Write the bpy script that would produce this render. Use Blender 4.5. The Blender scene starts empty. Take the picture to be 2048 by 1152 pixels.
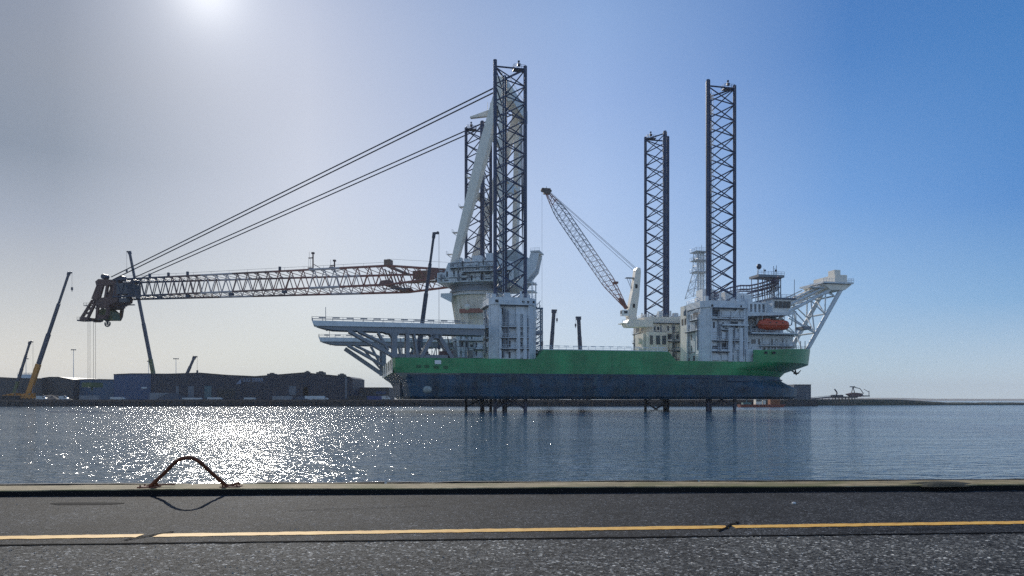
import bpy, bmesh, math, random
from mathutils import Vector, Matrix
random.seed(7)
R = math.radians
S = bpy.context.scene
COL = S.collection

# ------------------------------------------------------------------ camera
F = 1518.0            # focal length in pixels of the 2048 px wide picture
EYE = 4.0             # metres above the water
HOR = 800.0
cd = bpy.data.cameras.new('camera'); cam = bpy.data.objects.new('camera', cd); COL.objects.link(cam); S.camera = cam
cam.location = (0, 0, EYE); cam.rotation_euler = (math.pi/2, 0, 0)
cd.sensor_width = 36; cd.lens = 36*F/2048; cd.shift_y = (HOR-576)/2048
cd.clip_start = 0.1; cd.clip_end = 80000

# ------------------------------------------------------------------ sky
SUN_AZ, SUN_EL = -22.0, 26.8
w = bpy.data.worlds.new('World'); S.world = w; w.use_nodes = True
nt = w.node_tree; N = nt.nodes; L = nt.links
bg = N['Background']
def lin(c):
    r = []
    for v in c:
        v /= 255.0
        r.append(v/12.92 if v <= .04045 else ((v+.055)/1.055)**2.4)
    return tuple(r)
def math_node(op, a, b=None, tree=nt):
    m = tree.nodes.new('ShaderNodeMath'); m.operation = op
    for i, v in enumerate((a, b)):
        if v is None: continue
        if isinstance(v, (int, float)): m.inputs[i].default_value = v
        else: tree.links.new(v, m.inputs[i])
    return m.outputs[0]
def ramp(tree, stops, fac, interp='LINEAR'):
    r = tree.nodes.new('ShaderNodeValToRGB'); r.color_ramp.interpolation = interp
    el = r.color_ramp.elements
    while len(el) < len(stops): el.new(0.5)
    for e, (p, c) in zip(el, sorted(stops)):
        e.position = p; e.color = (*c, 1) if len(c) == 3 else c
    tree.links.new(fac, r.inputs[0])
    return r.outputs[0]
def maprange(tree, v, a, b, c=0., d=1., smooth=True):
    m = tree.nodes.new('ShaderNodeMapRange'); m.interpolation_type = 'SMOOTHSTEP' if smooth else 'LINEAR'
    m.inputs['From Min'].default_value = a; m.inputs['From Max'].default_value = b
    m.inputs['To Min'].default_value = c; m.inputs['To Max'].default_value = d
    tree.links.new(v, m.inputs['Value'])
    return m.outputs[0]
def mixc(tree, f, a, b, mode='MIX'):
    m = tree.nodes.new('ShaderNodeMix'); m.data_type = 'RGBA'; m.blend_type = mode
    for k, v in ((0, f), (6, a), (7, b)):
        if isinstance(v, (int, float)): m.inputs[k].default_value = v
        elif isinstance(v, tuple): m.inputs[k].default_value = (*v, 1) if len(v) == 3 else v
        else: tree.links.new(v, m.inputs[k])
    return m.outputs[2]
tc = N.new('ShaderNodeTexCoord'); sep = N.new('ShaderNodeSeparateXYZ')
nrm = N.new('ShaderNodeVectorMath'); nrm.operation = 'NORMALIZE'
L.new(tc.outputs['Generated'], nrm.inputs[0]); L.new(nrm.outputs[0], sep.inputs[0])
sx, sy, sz = sep.outputs
az = math_node('ARCTAN2', sx, sy)
def col(azd, pts):
    out = []
    for py, c in pts:
        e = math.atan((HOR-py)/F*math.cos(R(azd)))
        out.append((math.sin(e)*1.5, lin(c)))
    return out
zz = math_node('MULTIPLY', sz, 1.5)
C0 = col(-31, [(800,(236,232,220)),(740,(228,225,216)),(600,(196,200,204)),(450,(160,170,187)),(300,(124,138,158)),(120,(122,134,154))]) + [(1.0, lin((80,105,150)))]
C1 = col(-15, [(800,(226,228,220)),(720,(222,226,222)),(600,(214,221,227)),(400,(199,207,224)),(200,(180,189,210)),(20,(164,176,203))]) + [(1.0, lin((90,125,180)))]
C2 = col(6, [(800,(214,226,233)),(720,(204,221,236)),(580,(186,208,238)),(400,(173,198,237)),(200,(152,180,227)),(30,(140,171,219))]) + [(1.0, lin((70,115,180)))]
C3 = col(24, [(800,(196,212,222)),(740,(182,206,223)),(600,(150,188,228)),(400,(112,160,220)),(100,(77,130,197))]) + [(1.0, lin((50,95,165)))]
C4 = col(33, [(800,(204,220,230)),(740,(186,208,226)),(600,(128,174,218)),(400,(84,140,206)),(50,(68,126,192))]) + [(1.0, lin((48,92,160)))]
cs = [ramp(nt, c, zz) for c in (C0, C1, C2, C3, C4)]
acc = cs[0]
for a0, a1, c in ((-31,-15,cs[1]), (-15,6,cs[2]), (6,24,cs[3]), (24,35,cs[4])):
    acc = mixc(nt, maprange(nt, az, R(a0), R(a1), smooth=False), acc, c)
back = maprange(nt, sy, 0.25, -0.35)
cback = ramp(nt, [(0.0, lin((226,234,240))), (.12, lin((206,222,238))), (.4, lin((160,192,228))), (1.0, lin((96,140,196)))], zz)
acc = mixc(nt, back, acc, cback)
sky = N.new('ShaderNodeTexSky'); sky.sky_type = 'NISHITA'; sky.sun_disc = False
sky.sun_elevation = R(SUN_EL); sky.sun_rotation = R(SUN_AZ); sky.dust_density = 1.0; sky.ozone_density = 1.5
sc_n = mixc(nt, 1.0, sky.outputs[0], (.1, .1, .1), 'MULTIPLY')
acc = mixc(nt, 0.03, acc, sc_n)
sd = Vector((math.sin(R(SUN_AZ))*math.cos(R(SUN_EL)), math.cos(R(SUN_AZ))*math.cos(R(SUN_EL)), math.sin(R(SUN_EL))))
dt = N.new('ShaderNodeVectorMath'); dt.operation = 'DOT_PRODUCT'
L.new(nrm.outputs[0], dt.inputs[0]); dt.inputs[1].default_value = sd
dcl = math_node('MAXIMUM', dt.outputs['Value'], 0.0)
g = math_node('MULTIPLY', math_node('POWER', dcl, 40.0), 0.13)
g = math_node('ADD', g, math_node('MULTIPLY', math_node('POWER', dcl, 300.0), 0.20))
g = math_node('ADD', g, math_node('MULTIPLY', math_node('POWER', dcl, 1600.0), .32))
gl = mixc(nt, 1.0, g, (1.0, .985, .93), 'MULTIPLY')
acc = mixc(nt, 1.0, acc, gl, 'ADD')
L.new(acc, bg.inputs[0]); bg.inputs[1].default_value = 1.0

# ------------------------------------------------------------------ sun
sl = bpy.data.lights.new('sun', 'SUN'); so = bpy.data.objects.new('sun', sl); COL.objects.link(so)
sl.energy = 3.6; sl.angle = R(0.53); sl.color = (1.0, .94, .84)
so.rotation_euler = (-sd).to_track_quat('-Z', 'Y').to_euler(); so.location = (-60, 140, 90)
S.view_settings.view_transform = 'Standard'; S.view_settings.look = 'None'; S.view_settings.gamma = 1; S.view_settings.exposure = 0
S.cycles.sample_clamp_indirect = 6; S.cycles.max_bounces = 6; S.cycles.use_denoising = False; S.cycles.volume_bounces = 0

# ------------------------------------------------------------------ helpers
MATS = {}
def mat(name, color, rough=.55, metal=0., var=.12, scale=.6, bump=0., bscale=8., streak=0., dirt=(.10,.08,.06), spec=.5):
    if name in MATS: return MATS[name]
    m = bpy.data.materials.new(name); m.use_nodes = True; t = m.node_tree; p = t.nodes['Principled BSDF']
    tx = t.nodes.new('ShaderNodeTexCoord')
    n = t.nodes.new('ShaderNodeTexNoise'); n.inputs['Scale'].default_value = scale; n.inputs['Detail'].default_value = 6; n.inputs['Roughness'].default_value = .65
    t.links.new(tx.outputs['Object'], n.inputs['Vector'])
    lo = tuple(max(0, c*(1-var)) for c in color); hi = tuple(min(1, c*(1+var)) for c in color)
    c = ramp(t, [(.3, lo), (.7, hi)], n.outputs['Fac'])
    if streak:
        mp = t.nodes.new('ShaderNodeMapping'); mp.inputs['Scale'].default_value = (1.3, 1.3, .12)
        t.links.new(tx.outputs['Object'], mp.inputs[0])
        n2 = t.nodes.new('ShaderNodeTexNoise'); n2.inputs['Scale'].default_value = .8; n2.inputs['Detail'].default_value = 8; n2.inputs['Roughness'].default_value = .7
        t.links.new(mp.outputs[0], n2.inputs['Vector'])
        c = mixc(t, math_node('MULTIPLY', maprange(t, n2.outputs['Fac'], .5, .72), streak, t), c, dirt)
    t.links.new(c, p.inputs['Base Color'])
    p.inputs['Roughness'].default_value = rough; p.inputs['Metallic'].default_value = metal
    p.inputs['Specular IOR Level'].default_value = spec
    if bump:
        n3 = t.nodes.new('ShaderNodeTexNoise'); n3.inputs['Scale'].default_value = bscale; n3.inputs['Detail'].default_value = 5
        t.links.new(tx.outputs['Object'], n3.inputs['Vector'])
        b = t.nodes.new('ShaderNodeBump'); b.inputs['Strength'].default_value = 1; b.inputs['Distance'].default_value = bump
        t.links.new(n3.outputs['Fac'], b.inputs['Height']); t.links.new(b.outputs[0], p.inputs['Normal'])
    MATS[name] = m
    return m
WHITE = mat('white_paint', (.80,.81,.80), .45, var=.08, scale=.35, streak=.35, dirt=(.30,.26,.21))
CREAM = mat('cream_paint', (.78,.73,.64), .45, var=.08, scale=.35, streak=.3, dirt=(.33,.26,.18))
PALE = mat('pale_grey_paint', (.62,.65,.67), .5, var=.14, scale=.4, streak=.3)
GREY = mat('grey_steel', (.20,.22,.25), .5, var=.18, scale=.5, streak=.3)
DARK = mat('dark_steel', (.035,.045,.075), .5, var=.25, scale=.7)
NAVY = mat('leg_steel', (.028,.045,.10), .45, var=.3, scale=.25, streak=.25, dirt=(.10,.06,.04))
BLACK = mat('black_opening', (.012,.014,.018), .6)
GLASS = mat('dark_glass', (.02,.03,.04), .08, var=.05)
GREEN = mat('green_hull_paint', (.022,.25,.088), .38, var=.40, scale=.11, streak=.75, dirt=(.02,.17,.06))
BLUE = mat('blue_hull_paint', (.007,.040,.078), .5, var=.75, scale=.22, streak=.95, dirt=(.055,.11,.125))
REDB = mat('red_boom_paint', (.30,.115,.085), .5, var=.2, scale=.4)
BROWN = mat('brown_steel', (.085,.036,.030), .55, var=.3, scale=.4)
PINKW = mat('pale_boom_paint', (.50,.43,.41), .5, var=.15, scale=.4)
ORANGE = mat('orange_paint', (.52,.075,.025), .4, var=.12, scale=.5)
YELLOW = mat('yellow_crane_paint', (.50,.20,.02), .5, var=.15, scale=.3)
OLIVE = mat('olive_paint', (.09,.11,.04), .5, var=.2)
ROPE = mat('steel_rope', (.03,.035,.045), .5)
DKBLUE = mat('blue_cladding', (.03,.065,.15), .55, var=.15, scale=.15, streak=.3, dirt=(.02,.04,.08))
NVCLAD = mat('navy_cladding', (.018,.022,.042), .6, var=.25, scale=.08, streak=.35, dirt=(.02,.025,.03))
GRCLAD = mat('grey_cladding', (.045,.048,.056), .6, var=.2, scale=.1, streak=.3, dirt=(.03,.03,.03))
CONC = mat('weathered_concrete', (.22,.21,.18), .85, var=.3, scale=1.5, bump=.01, bscale=30)
WALLC = mat('dark_quay_wall', (.032,.032,.036), .85, var=.4, scale=.3, streak=.5, dirt=(.02,.02,.02))

class MB:
    def __init__(s): s.v = []; s.f = []; s.m = []; s.mi = 0; s.g = []
    def add(s, vs, fs):
        o = len(s.v); s.g.append((o, len(s.f), len(vs), len(fs))); s.v += [tuple(v) for v in vs]; s.f += [tuple(i+o for i in f) for f in fs]; s.m += [s.mi]*len(fs); return s
    def box(s, x0, x1, y0, y1, z0, z1):
        return s.add([(x0,y0,z0),(x1,y0,z0),(x1,y1,z0),(x0,y1,z0),(x0,y0,z1),(x1,y0,z1),(x1,y1,z1),(x0,y1,z1)],
              [(0,3,2,1),(4,5,6,7),(0,1,5,4),(1,2,6,5),(2,3,7,6),(3,0,4,7)])
    def frus(s, r0, r1, z0, z1):   # r = (x0,x1,y0,y1) bottom and top rectangles
        a, b = r0, r1
        return s.add([(a[0],a[2],z0),(a[1],a[2],z0),(a[1],a[3],z0),(a[0],a[3],z0),(b[0],b[2],z1),(b[1],b[2],z1),(b[1],b[3],z1),(b[0],b[3],z1)],
              [(0,3,2,1),(4,5,6,7),(0,1,5,4),(1,2,6,5),(2,3,7,6),(3,0,4,7)])
    def tube(s, p, q, r, n=6, r2=None, cap=True):
        p, q = Vector(p), Vector(q); d = q-p
        if d.length < 1e-6: return s
        d.normalize(); a = d.orthogonal().normalized() if abs(d.z) > .99 else d.cross(Vector((0,0,1))).normalized(); b = d.cross(a)
        r2 = r if r2 is None else r2
        vs = [p+(a*math.cos(2*math.pi*i/n+.4)+b*math.sin(2*math.pi*i/n+.4))*r for i in range(n)] + \
             [q+(a*math.cos(2*math.pi*i/n+.4)+b*math.sin(2*math.pi*i/n+.4))*r2 for i in range(n)]
        fs = [(i,(i+1)%n,n+(i+1)%n,n+i) for i in range(n)]
        if cap: fs += [tuple(range(n-1,-1,-1)), tuple(range(n,2*n))]
        return s.add(vs, fs)
    def beam(s, p, q, w, h, w2=None, h2=None):
        p, q = Vector(p), Vector(q); d = (q-p).normalized()
        a = Vector((0,1,0)) if abs(d.z) > .999 else d.cross(Vector((0,0,1))).normalized(); b = a.cross(d).normalized()
        w2 = w if w2 is None else w2; h2 = h if h2 is None else h2
        vs = []
        for c, ww, hh in ((p,w,h),(q,w2,h2)):
            for i, j in ((-1,-1),(1,-1),(1,1),(-1,1)): vs.append(c+a*ww/2*i+b*hh/2*j)
        return s.add(vs, [(0,3,2,1),(4,5,6,7),(0,1,5,4),(1,2,6,5),(2,3,7,6),(3,0,4,7)])
    def prism(s, poly, y0, y1):     # polygon in x-z, extruded along y
        n = len(poly)
        vs = [(x,y0,z) for x,z in poly]+[(x,y1,z) for x,z in poly]
        return s.add(vs, [tuple(range(n)), tuple(range(2*n-1,n-1,-1))]+[(i,n+i,n+(i+1)%n,(i+1)%n) for i in range(n)])
    def vprism(s, poly, z0, z1):    # polygon in x-y, extruded up
        n = len(poly)
        vs = [(x,y,z0) for x,y in poly]+[(x,y,z1) for x,y in poly]
        return s.add(vs, [tuple(range(n-1,-1,-1)), tuple(range(n,2*n))]+[(i,(i+1)%n,n+(i+1)%n,n+i) for i in range(n)])
    def path(s, pts, r, n=6):
        for a, b in zip(pts, pts[1:]): s.tube(a, b, r, n)
        return s
    def rail(s, pts, h=1.1, step=3.0, r=.06, rows=(1.0,.5)):
        for a, b in zip(pts, pts[1:]):
            a, b = Vector(a), Vector(b); n = max(1, int((b-a).length/step))
            for k in range(n+1):
                c = a.lerp(b, k/n); s.tube(c, c+Vector((0,0,h)), r, 4)
            for q in rows: s.tube(a+Vector((0,0,h*q)), b+Vector((0,0,h*q)), r, 4)
        return s
    def sphere(s, c, r, n=10, m=6, sz=1.0):
        vs = []; fs = []
        for j in range(m+1):
            th = math.pi*j/m
            for i in range(n): vs.append((c[0]+r*math.sin(th)*math.cos(2*math.pi*i/n), c[1]+r*math.sin(th)*math.sin(2*math.pi*i/n), c[2]+r*sz*math.cos(th)))
        for j in range(m):
            for i in range(n): fs.append((j*n+i, (j+1)*n+i, (j+1)*n+(i+1)%n, j*n+(i+1)%n))
        return s.add(vs, fs)
    def pieces(s):
        # far-apart pieces: each becomes a part of its own
        k = len(s.g); bb = []
        for o, _f, nv, _n in s.g:
            q = s.v[o:o+nv]; bb.append([min(c[i] for c in q) for i in range(3)]+[max(c[i] for c in q) for i in range(3)])
        sz = [max(b[3+i]-b[i] for i in range(3)) for b in bb]; par = list(range(k))
        def fd(i):
            while par[i] != i: par[i] = par[par[i]]; i = par[i]
            return i
        for i in range(k):
            for j in range(i+1, k):
                if fd(i) == fd(j): continue
                gp = math.sqrt(sum(max(0., bb[i][a]-bb[j][a+3], bb[j][a]-bb[i][a+3])**2 for a in range(3)))
                if gp <= max(.02, .5*max(sz[i], sz[j])): par[fd(i)] = fd(j)
        cl = {}
        for i in range(k): cl.setdefault(fd(i), []).append(i)
        return list(cl.values())
    def build(s, name, mats, parent=None, smooth=False, bevel=0):
        if parent is not None and 1 < len(s.g) <= 700:
            cl = s.pieces()
            if 1 < len(cl) <= 60:
                first = None
                for ids in cl:
                    q = MB()
                    for i in ids:
                        o, f0, nv, nf = s.g[i]; q.add(s.v[o:o+nv], [tuple(x-o for x in f) for f in s.f[f0:f0+nf]])
                    r_ = q.build1(name, mats, parent, smooth, bevel); first = first or r_
                return first
        return s.build1(name, mats, parent, smooth, bevel)
    def build1(s, name, mats, parent=None, smooth=False, bevel=0):
        me = bpy.data.meshes.new(name); me.from_pydata(s.v, [], s.f)
        if not isinstance(mats, (list, tuple)): mats = [mats]
        for m in mats: me.materials.append(m)
        me.polygons.foreach_set('material_index', s.m)
        if smooth: me.polygons.foreach_set('use_smooth', [True]*len(me.polygons))
        bm = bmesh.new(); bm.from_mesh(me); bmesh.ops.recalc_face_normals(bm, faces=bm.faces); bm.to_mesh(me); bm.free()
        me.update()
        o = bpy.data.objects.new(name, me); COL.objects.link(o); o.parent = parent
        if bevel:
            b = o.modifiers.new('bevel', 'BEVEL'); b.width = bevel; b.segments = 2; b.limit_method = 'ANGLE'
        return o
def empty(name, loc=(0,0,0), rz=0, parent=None):
    o = bpy.data.objects.new(name, None); COL.objects.link(o); o.location = loc; o.rotation_euler = (0,0,rz); o.parent = parent
    o.empty_display_size = .5
    return o
def tag(o, label=None, cat=None, group=None, kind=None):
    if label: o['label'] = label
    if cat: o['category'] = cat
    if group: o['group'] = group
    if kind: o['kind'] = kind
    return o
def copy_tree(o, parent=None):
    c = o.copy(); COL.objects.link(c); c.parent = parent
    for ch in list(o.children): copy_tree(ch, c)
    return c
class Frame:
    """a local frame standing in the world: x along yaw, y to its left, origin at (X,Y)"""
    def __init__(s, X, Y, yaw): s.X, s.Y, s.c, s.s, s.yaw = X, Y, math.cos(yaw), math.sin(yaw), yaw
    def P(s, px, py, v):            # local point seen in direction (px,py) at lateral distance v
        k = (px-1024)/F
        u = (k*(s.Y+v*s.c)-s.X+v*s.s)/(s.c-k*s.s)
        D = s.Y+u*s.s+v*s.c
        return Vector((u, v, EYE+(HOR-py)/F*D))
def at(px, py, D):                  # world point at depth D
    return Vector(((px-1024)/F*D, D, EYE+(HOR-py)/F*D))

# ------------------------------------------------------------------ water
def water_material():
    m = bpy.data.materials.new('sea_water'); m.use_nodes = True; t = m.node_tree; p = t.nodes['Principled BSDF']
    p.inputs['Base Color'].default_value = (.095,.15,.175,1); p.inputs['Roughness'].default_value = .10; p.inputs['IOR'].default_value = 1.333
    tx = t.nodes.new('ShaderNodeTexCoord')
    def noise(sx, sy, detail, rot=0., dist=0.):
        mp = t.nodes.new('ShaderNodeMapping'); mp.inputs['Scale'].default_value = (sx, sy, 1); mp.inputs['Rotation'].default_value = (0,0,R(rot))
        t.links.new(tx.outputs['Object'], mp.inputs[0])
        n = t.nodes.new('ShaderNodeTexNoise'); n.inputs['Scale'].default_value = 1; n.inputs['Detail'].default_value = detail
        n.inputs['Roughness'].default_value = .55; n.inputs['Distortion'].default_value = dist
        t.links.new(mp.outputs[0], n.inputs['Vector']); return n.outputs['Fac']
    a = noise(.35, .62, 3, 12, .6)      # chop of a few metres
    b = noise(1.2, 2.9, 2, -14, .5)     # ripples
    d = noise(.05, .10, 2, 5)
    sp_ = t.nodes.new('ShaderNodeSeparateXYZ'); t.links.new(tx.outputs['Object'], sp_.inputs[0])
    fld = math_node('ADD', sp_.outputs[1], math_node('MULTIPLY', sp_.outputs[0], 1.55, t), t)
    fld = math_node('ADD', fld, math_node('MULTIPLY', noise(.02, .06, 4, 5, 1.2), 60, t), t)
    patch = maprange(t, fld, 70, 108, .76, 1.22)
    patch = math_node('MULTIPLY', patch, maprange(t, noise(.007, .03, 3, 5, .8), .36, .64, .72, 1.2), t)
    h = math_node('MULTIPLY', a, .5, t)
    h = math_node('ADD', h, math_node('MULTIPLY', b, .20, t), t)
    e_ = noise(.6, 1.4, 2, 14, .4)      # short steep chop
    h = math_node('ADD', h, math_node('MULTIPLY', e_, .22, t), t)
    h = math_node('MULTIPLY', h, patch, t)
    h = math_node('ADD', h, math_node('MULTIPLY', d, .6, t), t)
    bp = t.nodes.new('ShaderNodeBump'); bp.inputs['Strength'].default_value = 1; bp.inputs['Distance'].default_value = 1.0
    t.links.new(h, bp.inputs['Height']); t.links.new(bp.outputs[0], p.inputs['Normal'])
    return m
m = MB(); m.add([(-12000,-3000,0),(12000,-3000,0),(12000,16000,0),(-12000,16000,0)], [(0,1,2,3)])
tag(m.build('sea', water_material()), kind='structure')

# ------------------------------------------------------------------ near quay
def asphalt(name, lo, hi, sc, bump, rough=.8):
    m = bpy.data.materials.new(name); m.use_nodes = True; t = m.node_tree; p = t.nodes['Principled BSDF']
    tx = t.nodes.new('ShaderNodeTexCoord')
    n = t.nodes.new('ShaderNodeTexNoise'); n.inputs['Scale'].default_value = sc; n.inputs['Detail'].default_value = 4; n.inputs['Roughness'].default_value = .7
    v = t.nodes.new('ShaderNodeTexVoronoi'); v.inputs['Scale'].default_value = sc*1.1
    big = t.nodes.new('ShaderNodeTexNoise'); big.inputs['Scale'].default_value = .45; big.inputs['Detail'].default_value = 6; big.inputs['Roughness'].default_value = .65
    for x in (n, v, big): t.links.new(tx.outputs['Object'], x.inputs['Vector'])
    c = ramp(t, [(.34, lo), (.52, tuple((a+b)/2 for a, b in zip(lo, hi))), (.68, hi)], n.outputs['Fac'])
    sep2 = t.nodes.new('ShaderNodeSeparateColor'); t.links.new(v.outputs['Color'], sep2.inputs[0])
    c = mixc(t, maprange(t, sep2.outputs[0], .86, .95), c, tuple(min(1, x*2.6) for x in hi))
    c = mixc(t, maprange(t, sep2.outputs[1], .7, .9), c, tuple(x*.35 for x in lo))
    c = mixc(t, 1.0, c, ramp(t, [(.32,(.42,.42,.44)),(.5,(.95,.94,.93)),(.68,(1.45,1.42,1.36))], big.outputs['Fac']), 'MULTIPLY')
    md = t.nodes.new('ShaderNodeTexNoise'); md.inputs['Scale'].default_value = 11; md.inputs['Detail'].default_value = 5; md.inputs['Roughness'].default_value = .8
    t.links.new(tx.outputs['Object'], md.inputs['Vector'])
    c = mixc(t, 1.0, c, ramp(t, [(.36,(.35,.35,.36)),(.5,(.95,.95,.95)),(.64,(1.9,1.88,1.82))], md.outputs['Fac']), 'MULTIPLY')
    t.links.new(c, p.inputs['Base Color']); p.inputs['Roughness'].default_value = rough; p.inputs['Specular IOR Level'].default_value = .12
    b = t.nodes.new('ShaderNodeBump'); b.inputs['Strength'].default_value = 1; b.inputs['Distance'].default_value = bump
    hh = math_node('ADD', n.outputs['Fac'], math_node('MULTIPLY', sep2.outputs[2], .8, t), t)
    t.links.new(hh, b.inputs['Height']); t.links.new(b.outputs[0], p.inputs['Normal'])
    return m
G0 = 2.4
def kD(x): return 12.97+.047*x      # near edge of the kerb
def yD(x): return 9.29+.0876*x      # yellow line
def sD(x): return 8.72+.068*x       # seam between the two surfaces
ASP1 = asphalt('coarse_asphalt', (.012,.013,.015), (.190,.185,.170), 36, .03)
ASP2 = asphalt('smooth_asphalt', (.008,.009,.011), (.062,.063,.065), 42, .018)
XW = 260
m = MB(); m.add([(-XW,-300,G0),(XW,-300,G0),(XW,kD(XW)+.2,G0),(-XW,kD(-XW)+.2,G0)], [(0,1,2,3)])
tag(m.build('quay_ground', ASP1), kind='structure')
def strip(name, f0, f1, z, material, x0=-XW, x1=XW, n=1, jit=0.):
    m = MB(); vs = []
    for i in range(n+1):
        x = x0+(x1-x0)*i/n
        vs += [(x, f0(x)+random.uniform(-jit,jit), z), (x, f1(x)+random.uniform(-jit,jit), z)]
    m.add(vs, [(2*i, 2*i+2, 2*i+3, 2*i+1) for i in range(n)])
    return m.build(name, material)
tag(strip('quay_pavement', sD, lambda x: kD(x)+.1, G0+.004, ASP2), kind='structure')
tag(strip('pavement_joint', lambda x: sD(x)-.03, lambda x: sD(x)+.03, G0+.008, mat('tar_seam', (.006,.006,.007), .95, spec=.02), -60, 60, 900, .018), kind='structure')
YP = bpy.data.materials.new('worn_yellow_paint'); YP.use_nodes = True
t = YP.node_tree; p = t.nodes['Principled BSDF']; tx = t.nodes.new('ShaderNodeTexCoord')
n1 = t.nodes.new('ShaderNodeTexNoise'); n1.inputs['Scale'].default_value = 9; n1.inputs['Detail'].default_value = 8; n1.inputs['Roughness'].default_value = .75
t.links.new(tx.outputs['Object'], n1.inputs['Vector'])
c = ramp(t, [(.3,(.50,.22,.02)),(.5,(.78,.40,.045)),(.7,(.82,.50,.10))], n1.outputs['Fac'])
c = mixc(t, maprange(t, n1.outputs['Fac'], .38, .30), c, (.06,.055,.05))
t.links.new(c, p.inputs['Base Color']); p.inputs['Roughness'].default_value = .7
def yseg(x0, x1):
    return tag(strip('yellow_line', lambda x: yD(x)-.105, lambda x: yD(x)+.105, G0+.010, YP, x0, x1, max(2,int((x1-x0)/.08)), .014), kind='structure')
yseg(-60, -4.36); yseg(-4.18, 2.70); yseg(2.78, 60)
# cracks crossing the line
m = MB()
def crack(pts, wd):
    for (x0,y0),(x1,y1) in zip(pts, pts[1:]):
        dx, dy = x1-x0, y1-y0; l = math.hypot(dx, dy); nx, ny = -dy/l*wd, dx/l*wd
        m.add([(x0-nx,y0-ny,G0+.015),(x1-nx,y1-ny,G0+.015),(x1+nx,y1+ny,G0+.015),(x0+nx,y0+ny,G0+.015)], [(0,1,2,3)])
def wander(x, y, tx_, ty_, n, j):
    return [(x+(tx_-x)*i/n+random.uniform(-j,j), y+(ty_-y)*i/n+random.uniform(-j,j)) for i in range(n+1)]
crack(wander(-4.42, 8.6, -4.08, 9.15, 8, .03), .02)
crack(wander(2.5, 9.2, 2.95, 9.9, 8, .02), .02)
crack(wander(3.9, 9.08, 5.6, 9.45, 14, .02), .009)
crack(wander(-3.2, 10.9, -1.2, 11.4, 16, .02), .008)
tag(m.build('pavement_crack', mat('tar_seam', (.006,.006,.007))), kind='structure')
m = MB(); pts = [(-6.55+.55*math.cos(a)*(1+.12*math.sin(3*a)), 11.66+.17*math.sin(a)*(1+.2*math.cos(2*a)), G0+.0085) for a in [2*math.pi*i/28 for i in range(28)]]
m.add(pts, [tuple(range(28))])
tag(m.build('dark_oval', mat('dark_oval', (.008,.009,.012), .9, spec=.05)), kind='structure')  # flat dark oval lying on the paving
# kerb with an uneven far edge, and the quay wall below
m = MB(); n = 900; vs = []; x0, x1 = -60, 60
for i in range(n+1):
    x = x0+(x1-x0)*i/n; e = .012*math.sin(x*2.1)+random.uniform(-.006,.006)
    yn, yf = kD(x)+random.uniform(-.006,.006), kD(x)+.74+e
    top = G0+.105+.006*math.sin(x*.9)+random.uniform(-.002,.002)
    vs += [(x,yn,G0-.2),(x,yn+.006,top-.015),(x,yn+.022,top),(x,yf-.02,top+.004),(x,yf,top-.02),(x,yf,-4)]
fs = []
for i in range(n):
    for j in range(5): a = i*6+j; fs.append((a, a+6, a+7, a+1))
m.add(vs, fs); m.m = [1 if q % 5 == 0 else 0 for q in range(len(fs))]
def kerb_mat():
    m = bpy.data.materials.new('kerb_stone'); m.use_nodes = True; t = m.node_tree; p = t.nodes['Principled BSDF']
    tx = t.nodes.new('ShaderNodeTexCoord'); n = t.nodes.new('ShaderNodeTexNoise'); n.inputs['Scale'].default_value = 5; n.inputs['Detail'].default_value = 9; n.inputs['Roughness'].default_value = .75
    mp = t.nodes.new('ShaderNodeMapping'); mp.inputs['Scale'].default_value = (.5,2,1); t.links.new(tx.outputs['Object'], mp.inputs[0]); t.links.new(mp.outputs[0], n.inputs['Vector'])
    c = ramp(t, [(.30,(.03,.024,.012)),(.42,(.19,.135,.06)),(.56,(.36,.27,.13)),(.75,(.55,.46,.30))], n.outputs['Fac'])
    n2 = t.nodes.new('ShaderNodeTexNoise'); n2.inputs['Scale'].default_value = .8; n2.inputs['Detail'].default_value = 4; t.links.new(tx.outputs['Object'], n2.inputs['Vector'])
    c = mixc(t, maprange(t, n2.outputs['Fac'], .45, .62), c, (.15,.125,.035))
    t.links.new(c, p.inputs['Base Color']); p.inputs['Roughness'].default_value = .85
    b = t.nodes.new('ShaderNodeBump'); b.inputs['Distance'].default_value = .02; t.links.new(n.outputs['Fac'], b.inputs['Height']); t.links.new(b.outputs[0], p.inputs['Normal'])
    return m
KERB = kerb_mat()
tag(m.build('quay_kerb', [KERB, mat('stained_shaded_kerb_face', (.014,.014,.015), .9, spec=.1)]), kind='structure')  # near face coloured near-black: rubber staining with its shade painted in
# worn timber fender lying along the outer edge of the kerb, in lengths
for k, (a, b_) in enumerate(((-60,-5.75),(-4.55,-2.3),(-2.25,3.4),(3.46,9.0),(9.06,60))):
    m = MB(); nn = max(2,int((b_-a)/.4)); pp = [(a+(b_-a)*i/nn, kD(a+(b_-a)*i/nn)+.80+random.uniform(-.008,.008), G0+.085+random.uniform(-.008,.012)) for i in range(nn+1)]
    for p_, q_ in zip(pp, pp[1:]): m.beam(p_, q_, .10, .07)
    o = m.build('fender_timber', mat('old_timber', (.02,.018,.017), .8, var=.4, scale=4))
    if k == 0: continue
    tag(o, kind='structure')
bpy.data.objects['fender_timber']['kind'] = 'structure'
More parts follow.
